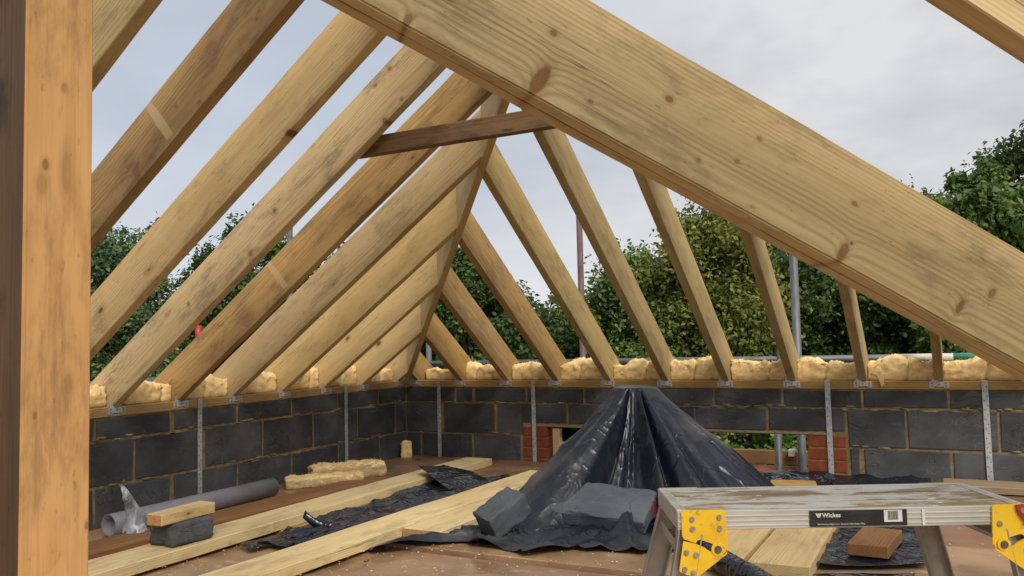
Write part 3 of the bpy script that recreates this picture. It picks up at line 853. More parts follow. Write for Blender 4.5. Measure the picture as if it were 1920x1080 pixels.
backX = [0.089, 0.483, 0.868, 1.257, 1.646, 2.040, 2.432, 2.833, 3.229, 3.624]
back_mat = [W_OCHRE, W_OCHRE, W_OCHRE, W_OCHRE, W_BACK, W_BACK, W_BACK, W_BACK, W_BACK, W_BACK]
back_lab = [
    "shortest back jack rafter wedged against the corner hip",
    "orange back jack rafter second from the corner",
    "orange back jack rafter third from the corner",
    "orange back jack rafter fourth from the corner, split grain on its face",
    "greenish back rafter whose top meets the hip just under the collar board",
    "greenish back rafter whose top passes behind the end of the dark collar",
    "back rafter with bark streaks just right of the covered heap's peak",
    "steep looking back rafter with a dark knot left of the grey timber pole",
    "dark narrow back rafter standing right of the grey pole",
    "short stub of back rafter seen lowest under the big beam at the right"]
dB = Vector((0, -math.cos(AL), math.sin(AL)))
RHN = Vector((-1, 1, 0)).normalized()
for X, m_, lb in zip(backX, back_mat, back_lab):
    if X < 2.1: c_end = (tuple(HIPN * 0.012), tuple(HIPN)); ln = X / math.cos(AL)
    else: c_end = (tuple(Vector((4.2, 0, 0)) + RHN * 0.012), tuple(RHN)); ln = (4.2 - X) / math.cos(AL)
    o = timber("rafter", (X, 0, 0), dB, ln, t_raf, d_raf + random.uniform(-0.002, 0.004), m_, start=-0.30, cut1=c_end, cut0=((0, 0.22, 0), (0, 1, 0)), wob=0.003, bev=0.0025)
    tag(o, lb, "rafter", "rafters rising from the back wall plate")

hs_ = math.atan(TA / math.sqrt(2))
dH = Vector((math.cos(hs_) / math.sqrt(2), -math.cos(hs_) / math.sqrt(2), math.sin(hs_)))
o = timber("hip_rafter", (0, 0, -0.022), dH, 2.97 / math.cos(hs_) + .06, 0.040, 0.235, W_YELLOW, start=0.0, cut1=((2.1, -2.1, 0), (1, -1, 0)), bev=0.002)
tag(o, "slender hip rafter climbing from the corner where the two block walls meet", "hip rafter")
dRH = Vector((-math.cos(hs_) / math.sqrt(2), -math.cos(hs_) / math.sqrt(2), math.sin(hs_)))
o = timber("hip_rafter", (4.2, 0, -0.022), dRH, 2.97 / math.cos(hs_) + .06, 0.040, 0.215, W_PALE, cut1=((2.1, -2.1, 0), (-1, -1, 0)), bev=0.002)
tag(o, "hip rafter running up behind the thick near beam from the far right corner", "hip rafter")
o = timber("ridge_board", (RIDGE_X, -5.2, 1.40), (0, 1, 0), 3.13, 0.032, 0.26, W_PALE, bev=0.002)
tag(o, "ridge board joining the tops of the left rafters above the picture", "ridge board")
dR = Vector((-math.cos(AL), 0, math.sin(AL)))
o = timber("rafter", (4.2, -2.4875, 0), dR, 2.5, t_raf, d_raf, W_PALE, cut1=((RIDGE_X + 0.02, 0, 0), (1, 0, 0)), bev=0.002)
tag(o, "right hand rafter that carries the far end of the dark collar, behind the near beam", "rafter")

# collar
o = timber("collar_board", (1.49, -2.439, 1.079), (1, 0, 0.0), 1.13, 0.046, 0.077, W_DARK, bev=0.002, wob=0.002)
tag(o, "dark brown weathered collar board tying a left rafter across to the near beam", "collar")

# doubled near beam
VD = Vector((0.663, 0.605, -0.442)).normalized()
VP = Vector((3.247, -3.744, 0.602)); VS = Vector((-0.674, 0.738, 0)).normalized()
BT = empty("valley_beam", tuple(VP + VD * 1.36))
tag(BT, "thick pale beam of two bolted planks slanting across the foreground, big knots on its face", "beam")
for k in range(2):
    base = VP + VS * (0.0233 + 0.0475 * k)
    s0 = base - VD * 1.85 + Vector((0, 0, 0.002 * k))
    o = timber("beam_plank", s0, VD, 3.15, 0.046, 0.2195 - 0.003 * k, W_BEAM, bev=0.004, seg=2, wob=0.003)
    mw = o.matrix_world.copy(); o.parent = BT; o.matrix_parent_inverse = Matrix.Translation(BT.location).inverted(); o.matrix_world = mw

o = timber("jack_rafter", Vector((3.793, -3.82, 0.744)) + VS * 0.0235 - VD * 1.1, VD, 2.3, 0.047, 0.2, W_PALE, bev=0.003)
tag(o, "pale timber whose underside cuts across the top right corner of the view", "rafter")

# near post
PO = empty("timber_post", (2.50, -4.49, FZ))
tag(PO, "upright timber post close at the left edge, orange planed face and dark dirty side board", "post")


def under(o, root):
    mw = o.matrix_world.copy(); o.parent = root
    o.matrix_parent_inverse = Matrix.Translation(root.location).inverted(); o.matrix_world = mw
    return o


under(timber("stud", (2.5565, -4.538, FZ), (0, 0, 1), 2.2, 0.047, 0.102, W_POST, up=(0, 1, 0), bev=0.003, seg=2), PO)
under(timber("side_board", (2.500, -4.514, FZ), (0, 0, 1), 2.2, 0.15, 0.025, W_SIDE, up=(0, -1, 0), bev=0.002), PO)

# ------------------------------------------------------------------ clips and straps


def clip_mesh(parent):
    """Framing anchor: face plate on the plate's edge (local XZ, facing -Y), teeth bent up against the timber."""
    w, h = 0.098, 0.036
    bm = bmesh.new()
    pts = [(-w / 2, 0), (-w / 2, -h), (-w / 2 + .022, -h), (-w / 2 + .028, -h + .008), (w / 2 - .028, -h + .008), (w / 2 - .022, -h), (w / 2, -h), (w / 2, 0)]
    vs = [bm.verts.new((x, -0.0035, z)) for x, z in pts]
    f = bm.faces.new(vs)
    g = bmesh.ops.extrude_face_region(bm, geom=[f])
    for v in [x for x in g['geom'] if isinstance(x, bmesh.types.BMVert)]: v.co.y += 0.003
    bmesh.ops.recalc_face_normals(bm, faces=bm.faces)
    a = mesh_obj("face_plate", bm, M_STEEL, parent)
    bm = bmesh.new()
    for x in (-.036, .036):
        for z in (-.010, -.026):
            bm_cyl(bm, (x + random.uniform(-.003, .003), -0.0036, z), (x, -0.0052, z), 0.0042, n=8)
    bm_cyl(bm, (0, -0.0036, -.016), (0, -0.0052, -.016), 0.0042, n=8)
    tag(mesh_obj("nail_head", bm, M_BOLT, a), kind='stuff')
    bm = bmesh.new()
    x = -w / 2 + .012
    bm_box(bm, x - .0005, x + .0295, -0.002, 0.001, 0.0, 0.012)
    for k in range(4):
        xx = x + .002 + k * .0075
        q = [bm.verts.new(p) for p in ((xx, -0.002, .0122), (xx + .004, -0.002, .0122), (xx + .002, 0.002, .030))]
        bm.faces.new(q)
        q = [bm.verts.new(p) for p in ((xx, 0.0005, .0122), (xx + .002, 0.003, .030), (xx + .004, 0.0005, .0122))]
        bm.faces.new(q)
    mesh_obj("tooth_plate", bm, M_STEEL, parent)


def copy_tree(o, parent=None):
    c = o.copy(); COL.objects.link(c)
    if parent is not None: c.parent = parent
    for ch in o.children: copy_tree(ch, c)
    return c


proto = empty("framing_clip", (0, 0, 0))
clip_mesh(proto)
clips = []
for i, Y in enumerate([y for y in leftY if y > -3.0]):
    clips.append((Vector((0.0045, Y, 0.0)), math.radians(90), 'left', i))
for i, X in enumerate(backX):
    clips.append((Vector((X, -0.0045, 0.0)), 0.0, 'back', i))
ordn = ["first", "second", "third", "fourth", "fifth", "sixth", "seventh", "eighth", "ninth", "tenth"]
nleft = len([1 for c in clips if c[2] == 'left'])
for j, (p, rz, side, i) in enumerate(clips):
    o = proto if j == 0 else copy_tree(proto)
    o.location = p + Vector((0, 0, -0.001)); o.rotation_euler = (0, 0, rz)
    if side == 'left':
        k = nleft - 1 - i
        lb = f"galvanised clip holding the {ordn[k]} rafter foot left of the corner"
    else:
        lb = f"galvanised clip holding the {ordn[i]} rafter foot right of the corner"
    tag(o, lb, "clip", "galvanised clips at the rafter feet")

HOLES = [(0.0065 * (-1 if k % 2 else 1), -0.028 - 0.0255 * k) for k in range(20)]


def strap_mesh(parent):
    bm = bmesh.new()
    bm_box(bm, -.015, .015, -.006, -.0035, FZ + 0.004, 0.0025)
    bm_box(bm, -.015, .015, -.0034, .07, 0.0, 0.0025)
    s = mesh_obj("strap_band", bm, M_STEEL, parent)
    bm = bmesh.new()
    for (x, z) in HOLES: bm_cyl(bm, (x, -.0045, z), (x, -.0064, z), 0.0032, n=7)
    tag(mesh_obj("punched_hole", bm, M_HOLE, s), kind='stuff')


sproto = empty("holding_down_strap", (0, 0, 0))
strap_mesh(sproto)
straps = [(Vector((0.0035, -1.972, 0)), math.radians(90), "perforated steel strap on the left wall just above the grey pipe"),
          (Vector((0.0035, -0.722, 0)), math.radians(90), "perforated steel strap on the left wall near the corner"),
          (Vector((0.300, -0.0035, 0)), 0, "perforated steel strap on the back wall nearest the corner"),
          (Vector((1.087, -0.0035, 0)), 0, "perforated steel strap crossing the left brick jamb of the opening"),
          (Vector((3.035, -0.0035, 0)), 0, "perforated steel strap crossing the right brick jamb of the opening"),
          (Vector((3.846, -0.0035, 0)), 0, "perforated steel strap on the back wall at the far right")]
for j, (p, rz, lb) in enumerate(straps):
    o = sproto if j == 0 else copy_tree(sproto)
    o.location = p; o.rotation_euler = (0, 0, rz)
    tag(o, lb, "strap", "perforated straps hanging down the block walls")

# ------------------------------------------------------------------ insulation
bays = sorted(backX)
hts = [0.085, 0.108, 0.104, 0.128, 0.118, 0.140, 0.124, 0.112, 0.118, 0.118, 0.108]
n_b = 0
for i in range(len(bays)):
    a = bays[i] + 0.026
    b = (bays[i + 1] - 0.026) if i + 1 < len(bays) else a + 0.42
    if i == 0: a += 0.03
    w = b - a - random.uniform(0.0, 0.012) + 0.008
    hh = hts[i]
    o = lump("insulation_batt", (w, 0.12, hh), M_WOOL, 0.017, 3 + i * 1.7, res=0.0095, top_amp=0.020, freq=13)
    o.location = ((a + b) / 2, 0.105 + random.uniform(-.012, .012), 0.001)
    lb = f"yellow glass wool batt filling the {ordn[i]} bay right of the corner on the back plate" if i < 9 else "yellow glass wool batt at the far right end of the back plate"
    tag(o, lb, "insulation", "glass wool batts along the back plate")
lY = sorted([y for y in leftY], reverse=True)
hl = [0.085, 0.11, 0.125, 0.12, 0.115, 0.105, 0.10]
for i in range(7):
    a, b = lY[i + 1] + 0.026, lY[i] - 0.026
    o = lump("insulation_batt", (b - a - 0.004, 0.11, hl[i]), M_WOOL, 0.017, 41 + i * 2.3, res=0.0095, top_amp=0.030, freq=13)
    o.location = (-0.088, (a + b) / 2, 0.001); o.rotation_euler = (0, 0, math.radians(90))
    tag(o, f"yellow glass wool batt filling the {ordn[i]} bay left of the corner on the left plate", "insulation", "glass wool batts along the left plate")
# torn flap hanging over the plate
bm = bmesh.new()
for k, (px_, pz_) in enumerate(((0, 0),)):
    N = 10
    grid = []
    for i in range(N + 1):
        row = []
        for j in range(5):
            u, v = i / N, j / 4 - .5
            wd = 0.045 * (1 - 0.75 * u) + 0.012
            p = Vector((0.02 + 0.085 * u + v * wd * 0.7 - 0.1 * u * u * .4, -0.010 - 0.012 * math.sin(u * 3) + 0.006 * noise.noise(Vector((u * 7, v * 5, 2))), 0.062 - 0.095 * u * u + v * wd))
            row.append(bm.verts.new(p))
        grid.append(row)
    for i in range(N):
        for j in range(4): bm.faces.new((grid[i][j], grid[i + 1][j], grid[i + 1][j + 1], grid[i][j + 1]))
o = mesh_obj("insulation_scrap", bm, M_WOOL, None, True)
md = o.modifiers.new("thick", 'SOLIDIFY'); md.thickness = 0.008
o.location = (3.27, 0, 0)
tag(o, "torn pale scrap of glass wool hanging over the back plate right of a rafter", "insulation")


def wool_piece(label, loc, size, rz, seed, tilt=0.0, cut=True):
    o = lump("insulation_offcut", size, M_WOOL, 0.012, seed, res=0.008, top_amp=0.012, freq=13, slab=True)
    if cut:
        o.data.materials.append(M_WOOL_CUT)
        for p in o.data.polygons:
            if abs(p.normal.z) < 0.5: p.material_index = 1
    o.location = loc; o.rotation_euler = (tilt, 0, rz)
    return tag(o, label, "insulation")


wool_piece("front one of two yellow glass wool offcuts lying on the floor by the left wall", (0.285, -1.275, FZ), (0.46, 0.15, 0.062), math.radians(49), 71.0)
wool_piece("rear one of two yellow glass wool offcuts, with a ragged brown cut edge", (0.255, -1.02, FZ), (0.47, 0.14, 0.098), math.radians(57), 83.0)
o = wool_piece("small torn tuft of glass wool leaning in the corner of the block walls", (0.085, -0.13, FZ), (0.075, 0.030, 0.125), math.radians(30), 97.0, math.radians(-12), False)

# ------------------------------------------------------------------ planks on the floor


def board_on_floor(name, pa, pb, width, thick, mat, z, label, cat="plank", group=None, bev=0.003, end_mat=None, wob=0.003, root=None):
    pa, pb = Vector((*pa, z)), Vector((*pb, z))
    d = pb - pa
    o = timber(name, pa, d, d.length, width, thick, mat, bev=bev, wob=wob)
    if label: tag(o, label, cat, group)
    return o


# wood material wants its wide face in Z: swap by using thickness axis = Z here (flat boards), fine for grain along X
board_on_floor("timber_plank", (0.866, -3.75), (0.775, -0.245), 0.205, 0.047, W_PLANK, FZ + .001, "long pale plank on the floor nearest the left wall, carrying the black worn block", group="pale planks laid on the floor")
board_on_floor("timber_plank", (1.415, -3.70), (1.462, -0.62), 0.205, 0.047, W_PLANK, FZ + .001, "longest pale plank running from the bottom edge towards the black covered heap", group="pale planks laid on the floor")
board_on_floor("timber_plank", (1.646, -2.222), (1.672, -0.95), 0.195, 0.044, W_PLANK, FZ + .001, "short pale plank with a sawn end showing, tight against the longest plank", group="pale planks laid on the floor")
bm = bmesh.new(); bm_box(bm, 1.549, 1.743, -2.2245, -2.2215, FZ + 0.004, FZ + 0.042)
mesh_obj("sawn_end", bm, END_GRAIN)
_se = bpy.data.objects["sawn_end"]
_pl = [x for x in bpy.data.objects if x.name.startswith("timber_plank") and "sawn end" in x.get('label', '')][0]
bpy.context.view_layer.update()
_se.parent = _pl; _se.matrix_parent_inverse = _pl.matrix_world.inverted()
board_on_floor("old_board", (0.475, -3.6), (0.505, -1.1), 0.20, 0.026, W_RED, FZ + .001, "old dark brown board on the floor between the pipe and the long pale plank", "board")
board_on_floor("timber_plank", (3.135, -2.225), (3.125, -1.15), 0.212, 0.05, W_YELLOW, FZ + .004, "yellow plank lying beneath the step platform, its sawn end facing the camera", group="pale planks laid on the floor")
board_on_floor("timber_plank", (2.900, -2.215), (2.895, -1.15), 0.216, 0.047, W_YELLOW, FZ + .004, "yellow plank beneath the step platform, left of the one with the sawn end showing", group="pale planks laid on the floor")
board_on_floor("timber_block", (3.395, -1.925), (3.425, -1.62), 0.142, 0.045, W_RED, FZ + .031, "red brown offcut of board lying on the black sheet under the platform", "offcut")
board_on_floor("old_board", (2.80, -0.60), (3.03, -0.555), 0.20, 0.04, W_OCHRE, FZ + .012, "short brown board lying near the opening behind the platform", "board")
board_on_floor("old_board", (3.62, -0.19), (4.6, -0.17), 0.22, 0.035, W_GREYB, FZ + .006, "flat brown board along the foot of the back wall at the right", "board")

# worn block and offcut on the first plank
o = rough_block("worn_block", (0.165, 0.215, 0.098), M_BLOCK, 5, bev=0.022, amp=0.004, round_=True)
o.location = (0.838, -2.795, FZ + .049 + .048); o.rotation_euler = (0, 0, math.radians(-3))
tag(o, "black worn concrete block with rounded corners standing on the left plank", "block")
o = board_on_floor("timber_offcut", (0.868, -2.955), (0.856, -2.675), 0.085, 0.045, W_YELLOW, FZ + .0475 + .0985, "short timber offcut with an orange sawn end, lying on the black worn block", "offcut")
bm = bmesh.new(); bm_box(bm, -0.0015, 0.0005, -0.039, 0.039, 0.003, 0.042); mesh_obj("sawn_end", bm, END_GRAIN, o)

# ------------------------------------------------------------------ pipe and bag
PA, PB = Vector((0.268, -2.72, FZ + .051)), Vector((0.247, -1.665, FZ + .051))
bm = bmesh.new()
n = 40
dv = (PB - PA)
m = frame(dv); L = dv.length
rings = []
for (s, r_) in ((0, .0495), (L, .0495), (L, .046), (0, .046)):
    rings.append([bm.verts.new((s, math.cos(2 * math.pi * k / n) * r_, math.sin(2 * math.pi * k / n) * r_)) for k in range(n)])
for a in range(4):
    ra, rb = rings[a], rings[(a + 1) % 4]
    for k in range(n): bm.faces.new((ra[k], ra[(k + 1) % n], rb[(k + 1) % n], rb[k]))
bmesh.ops.recalc_face_normals(bm, faces=bm.faces)
o = mesh_obj("drain_pipe", bm, M_PIPE, None, False)
for p in o.data.polygons:
    p.use_smooth = abs(p.normal.x) < 0.5
mm = m.copy(); mm.translation = PA; o.matrix_world = mm
tag(o, "grey plastic drain pipe lying on the floor along the left wall", "pipe")

bm = bmesh.new()
NB, NH = 28, 22
rows = []
for j in range(NH + 1):
    v = j / NH
    row = []
    for i in range(NB):
        a = 2 * math.pi * i / NB
        rad = 0.050 * (1 - v) ** 0.8 + 0.004
        flat = 0.5
        x = math.cos(a) * rad * (1 + 0.25 * noise.noise(Vector((math.cos(a) * 2, v * 4, 1))))
        y = math.sin(a) * rad * flat
        z = v * 0.215
        q = Vector((x, y, z))
        q += noise.noise_vector(Vector((math.cos(a) * 3, math.sin(a) * 3, v * 9))) * 0.009 * (1 - v * .5)
        q.x -= 0.060 * v ** 3; q.y += 0.012 * math.sin(v * 6)
        q.z = max(q.z, 0.001)
        row.append(bm.verts.new(q))
    rows.append(row)
for j in range(NH):
    for i in range(NB): bm.faces.new((rows[j][i], rows[j][(i + 1) % NB], rows[j + 1][(i + 1) % NB], rows[j + 1][i]))
o = mesh_obj("polythene_bag", bm, M_BAG, None, True)
o.location = (0.425, -2.705, FZ + 0.03); o.rotation_euler = (0, 0, math.radians(28))
tag(o, "crumpled clear polythene bag standing to a point beside the pipe's open end", "bag")

# ------------------------------------------------------------------ black polythene


def ridged(v):
    return 1 - abs(noise.noise(v)) * 2


def sheet(name, c00, c10, c11, c01, nu, nv, zf, label, mat=M_SHEET, edge=0.0, seed=0.0, group=None, amp=0.02, cat="plastic sheet", fr=4.6):
    bm = bmesh.new()
    c00, c10, c11, c01 = (Vector(c) for c in (c00, c10, c11, c01))
    g = []
    for i in range(nu + 1):
        row = []
        for j in range(nv + 1):
            u, v = i / nu, j / nv
            p = c00 * (1 - u) * (1 - v) + c10 * u * (1 - v) + c11 * u * v + c01 * (1 - u) * v
            q = Vector((p.x * fr + seed, p.y * fr * .8 - seed, seed))
            r1 = max(0, ridged(q)) ** 3; r2 = max(0, ridged(q * 2.3 + Vector((3, 1, 0)))) ** 2
            e = edge * (noise.noise(Vector((u * 6 + seed, v * 6, 3))))
            p = p + Vector((e, e * .7, 0)) * (1 if min(u, v, 1 - u, 1 - v) < 0.02 else 0.4)
            p.z += amp * (1.0 * r1 + 0.22 * r2) + 0.04 * amp * noise.noise(q * 4) + (zf(u, v) if zf else 0) + 0.35 * amp
            row.append(bm.verts.new(p))
        g.append(row)
    for i in range(nu):
        for j in range(nv): bm.faces.new((g[i][j], g[i + 1][j], g[i + 1][j + 1], g[i][j + 1]))
    bmesh.ops.recalc_face_normals(bm, faces=bm.faces)
    o = mesh_obj(name, bm, mat, None, True)
    md = o.modifiers.new("thick", 'SOLIDIFY'); md.thickness = 0.001
    return tag(o, label, cat, group)


# heap
def x_(a_, r_): return math.cos(a_) * r_ + math.sin(a_) * r_ * .6


AP = Vector((2.238, -1.12, 0.036))
KEY = [(-180, .55), (-150, .66), (-125, .80), (-113, .89), (-106, .93), (-99, .83), (-93, .62), (-84, .52), (-68, .54), (-60, .74), (-52, .90), (-42, .88), (-20, .80), (0, .78), (25, .73), (48, .80), (62, .86), (76, .80), (105, .7), (140, .55), (180, .55)]
SK = [(-180, .10), (-150, .2), (-135, .45), (-124, .75), (-117, .62), (-108, .22), (-99, .30), (-92, .56), (-84, .50), (-70, .48), (-60, .26), (-50, .14), (-30, .16), (0, .2), (60, .1), (100, .08), (180, .10)]


def interp(keys, a):
    for (a0, v0), (a1, v1) in zip(keys, keys[1:]):
        if a0 <= a <= a1:
            t_ = (a - a0) / (a1 - a0)
            t_ = t_ * t_ * (3 - 2 * t_)
            return v0 + (v1 - v0) * t_
    return keys[-1][1]


# folds: angle, half width in degrees, radial push at the foot
FOLDS = [(-111, 3.0, .03), (-106, 1.5, -.022), (-98, 2.5, .03), (-94, 3.0, -.15), (-78, 2.0, .02), (-73, 2.5, -.03), (-60, 2.4, .12), (-54.0, 3.0, -.19),
         (-47, 2.8, .07), (-41, 2.2, -.08), (-36, 2.6, .04), (-25, 3, -.02), (-8, 2.5, .02), (14, 3, -.015), (34, 2, .02), (-130, 4, .03), (-160, 5, .03)]
bm = bmesh.new()
NA, NR, NS = 420, 84, 34
rows = []
for j in range(NR + NS + 1):
    row = []
    for i in range(NA):
        a = -180 + 360 * i / NA
        ar = math.radians(a)
        Rb = interp(KEY, a)
        if j <= NR:
            t_ = j / NR
            r0 = 0.105 + 0.012 * math.cos(2 * ar)
            if t_ < 0.12:
                r = r0 * (t_ / 0.12)
                z = AP.z - 0.012 * (t_ / 0.12) ** 2 + 0.004 * noise.noise(Vector((r * 30 * math.cos(ar), r * 30 * math.sin(ar), 1)))
            else:
                s = (t_ - 0.12) / 0.88
                r = r0 + (Rb - r0) * (s ** 1.10)
                z = AP.z - 0.012 - (AP.z - 0.012 - FZ - 0.012) * (s ** 0.97)
                # shoulder on the right hand side where something square stands underneath
                w = math.exp(-((a - 24) / 26) ** 2)
                if w > 0.02:
                    bulge = 0.035 * math.sin(min(1, s / 0.62) * math.pi / 2) * (1 if s < .62 else max(0, 1 - ((s - .62) / .38)) ** .7)
                    r += w * bulge; z += w * 0.045 * math.sin(min(1, s / .62) * math.pi) * 0
                for fi, (fa, fw, fp) in enumerate(FOLDS):
                    st_ = (0.0, 0.16, 0.30, 0.05)[fi % 4] if abs(fp) < .1 else 0.0
                    lean = 2.5 * math.sin(fi * 2.3) * (1 - s)
                    k = math.exp(-abs((a - fa - lean) / (fw * (0.8 + 0.3 * s))) ** 1.6)
                    r += fp * k * (max(0, s - st_) ** 0.7) * (1.15 - 0.25 * s)
                wp = math.exp(-((a + 78) / 17) ** 4)
                r -= wp * 0.06 * math.sin(s * math.pi)
                cz = z * 9 + a * .05
                r += 0.007 * max(0, ridged(Vector((x_(ar, r) * 5, cz * .5, 3.3)))) ** 5 * min(1, s * 3)
                q = Vector((ar * 3.2, s * 2.2, 5.0))
                nn = noise.noise(q * 1.1) * 0.024 + max(0, ridged(q * 1.5)) ** 4 * 0.016
                r += nn * min(1, s * 2.2)
                z += 0.004 * noise.noise(Vector((ar * 5, s * 7, 8))) * s
        else:
            s = (j - NR) / NS
            Sk = interp(SK, a)
            r = Rb + 0.02 + Sk * s * (1 + 0.12 * noise.noise(Vector((ar * 7, 1, 2))))
            for (fa, fw, fp) in FOLDS:
                r += fp * math.exp(-abs((a - fa) / fw) ** 1.6) * 0.9 * (1 - s)
            q = Vector((ar * 6, s * 1.6, 9.0))
            z = FZ + 0.010 + 0.034 * max(0, ridged(q * 1.1)) ** 3 * (1 - 0.3 * s) + 0.006 * noise.noise(q * 3)
            # curled lip at the front edge
            lip = max(0, (s - .72) / .28)
            z += lip * (0.035 * max(0, noise.noise(Vector((ar * 8, 0, 4))) + .25))
            w = math.exp(-((a + 74.5) / 3.0) ** 2)
            z += w * 0.085 * math.sin(min(1, s * 1.2) * math.pi)
            w = math.exp(-((a + 112) / 9.0) ** 2)
            z += w * 0.02 * math.sin(s * math.pi)
            z = max(z, FZ + 0.006)
        x, y = AP.x + r * math.cos(ar), AP.y + r * math.sin(ar)
        if (x < 1.775 and y > -2.240) or x < 1.572: z = min(z, FZ + 0.006)
        row.append(bm.verts.new((x - AP.x, y - AP.y, z - FZ)))
    rows.append(row)
for j in range(NR + NS):
    for i in range(NA):
        bm.faces.new((rows[j][i], rows[j + 1][i], rows[j + 1][(i + 1) % NA], rows[j][(i + 1) % NA]))
o = mesh_obj("covered_heap", bm, M_TARP, None, True)
o.location = (AP.x, AP.y, FZ)
tag(o, "tall peaked heap of material wrapped in glossy black polythene before the back wall", "covered heap")

sheet("plastic_sheet", (1.02, -2.55, FZ + .003), (1.30, -2.60, FZ + .003), (1.34, -0.72, FZ + .003), (0.92, -0.80, FZ + .003), 40, 120, None,
      "crinkled black polythene strip on the floor between the two long pale planks", seed=4.2, edge=0.012, amp=0.024)
sheet("plastic_flap", (0.80, -1.02, FZ + .052), (1.20, -1.30, FZ + .022), (1.24, -0.92, FZ + .02), (0.86, -0.80, FZ + .052), 40, 40,
      lambda u, v: 0.045 * (1 - u) ** 3 * (1 - 0.6 * v) + 0.02 * math.sin(u * 3.1), "folded corner of black polythene lapping over the left plank", seed=9.1, amp=0.008)
bm = bmesh.new()
N = 10; g = []
a0, b0 = Vector((1.185, -2.275, FZ + .004)), Vector((1.07, -2.325, FZ + .072))
for i in range(N + 1):
    u = i / N
    c = a0.lerp(b0, u) + Vector((0, 0, -0.014 * math.sin(u * 3.14)))
    g.append([bm.verts.new(c + Vector((.004, .012, .052 - .018 * u)) * k + Vector((0, .004 * math.sin(u * 7) * k, 0))) for k in (-.05, .4, .85)])
for i in range(N):
    for k in range(2): bm.faces.new((g[i][k], g[i + 1][k], g[i + 1][k + 1], g[i][k + 1]))
o = mesh_obj("membrane_strip", bm, M_SHEET, None, True)
md = o.modifiers.new("thick", 'SOLIDIFY'); md.thickness = 0.004
tag(o, "black offcut of membrane sticking up beside the longest plank", "membrane strip")
sheet("membrane_strip", (0.98, -2.62, FZ + .003), (1.08, -2.66, FZ + .003), (1.22, -1.98, FZ + .003), (1.10, -1.98, FZ + .003), 16, 50, None,
      "flat black tail of membrane on the floor left of the longest plank", seed=14.2, edge=0.02, amp=0.01, cat="membrane strip")
sheet("plastic_sheet", (3.245, -2.09, FZ + .003), (3.60, -1.92, FZ + .003), (3.62, -1.33, FZ + .003), (3.22, -1.25, FZ + .003), 70, 90, lambda u, v: 0.014,
      "folded black polythene sheet on the floor under the right half of the step platform", seed=21.7, edge=0.006, amp=0.014)
sheet("plastic_sheet", (3.10, -2.36, FZ + .003), (3.52, -2.20, FZ + .003), (3.56, -2.00, FZ + .003), (3.16, -2.17, FZ + .003), 70, 40, None,
      "crumpled speckled black polythene at the bottom edge below the folded sheet", seed=33.3, edge=0.015, amp=0.015)
sheet("plastic_sheet", (2.66, -0.50, FZ + .003), (3.56, -0.40, FZ + .003), (3.56, -0.06, FZ + .003), (2.70, -0.05, FZ + .003), 90, 36, lambda u, v: 0.008 * math.sin(u * 9) ** 2,
      "bluish black polythene bunched along the foot of the back wall behind the platform", seed=45.0, edge=0.01, amp=0.026)
# rolled edge of sheet leaving the bottom of the frame
bm = bmesh.new()
N, K = 60, 26
g = []
for i in range(N + 1):
    u = i / N
    c = Vector((2.74, -2.00, FZ + .045)).lerp(Vector((3.28, -2.62, FZ + .04)), u)
    row = []
    for k in range(K):
        a = 2 * math.pi * k / K
        rr = 0.042 * (1 + 0.16 * noise.noise(Vector((u * 9, math.cos(a) * 1.2, math.sin(a) * 1.2)))) * (0.65 + 0.35 * min(1, u * 4))
        row.append(bm.verts.new(c + Vector((math.cos(a) * rr * .76, math.cos(a) * rr * .65, math.sin(a) * rr))))
    g.append(row)
for i in range(N):
    for k in range(K): bm.faces.new((g[i][k], g[i + 1][k], g[i + 1][(k + 1) % K], g[i][(k + 1) % K]))
bm.faces.new(g[0]); bm.faces.new(list(reversed(g[-1])))
bmesh.ops.recalc_face_normals(bm, faces=bm.faces)
o = mesh_obj("plastic_roll", bm, M_SHEET, None, True)
tag(o, "loose dark blue roll of polythene slanting under the left end of the platform", "plastic roll")

# loose blocks on the heap's skirt


def rotvec(r):
    r = Vector(r)
    return Matrix.Rotation(r.length, 4, r.normalized())


o = rough_block("concrete_block", (0.43, 0.248, 0.075), M_BLOCK_LOOSE, 2, bev=0.006, amp=0.0055)
o.matrix_world = Matrix.Translation((2.288, -1.712, -0.470)) @ rotvec((0.406, 0.089, 0.042))
tag(o, "large flat grey concrete block leaning against the front of the covered heap", "block")
o = rough_block("concrete_block", (0.131, 0.200, 0.108), M_BLOCK_LOOSE, 8, bev=0.004, amp=0.0045)
o.matrix_world = Matrix.Translation((1.974, -2.09, -0.450)) @ rotvec((0.504, 0.001, -0.489))
tag(o, "cut half of a grey concrete block tilted on the sheet beside the short plank", "block")

# ------------------------------------------------------------------ step platform
PL = Vector((3.133, -3.353, -0.120))
pu = Vector((0.697, 0.349, 0)).normalized(); pv = Vector((-pu.y, pu.x, 0))
LP, WP = 0.795, 0.30
PF = empty("step_platform", (PL.x, PL.y, FZ))
PF.rotation_euler = (0, 0, math.atan2(pu.y, pu.x))
tag(PF, "low aluminium step platform with yellow hinge plates and a black sticker", "step platform")
ZT = PL.z - FZ   # height of the tread above the floor


def pmesh(name, bm, mat, parent=PF, smooth=False): return mesh_obj(name, bm, mat, parent, smooth)


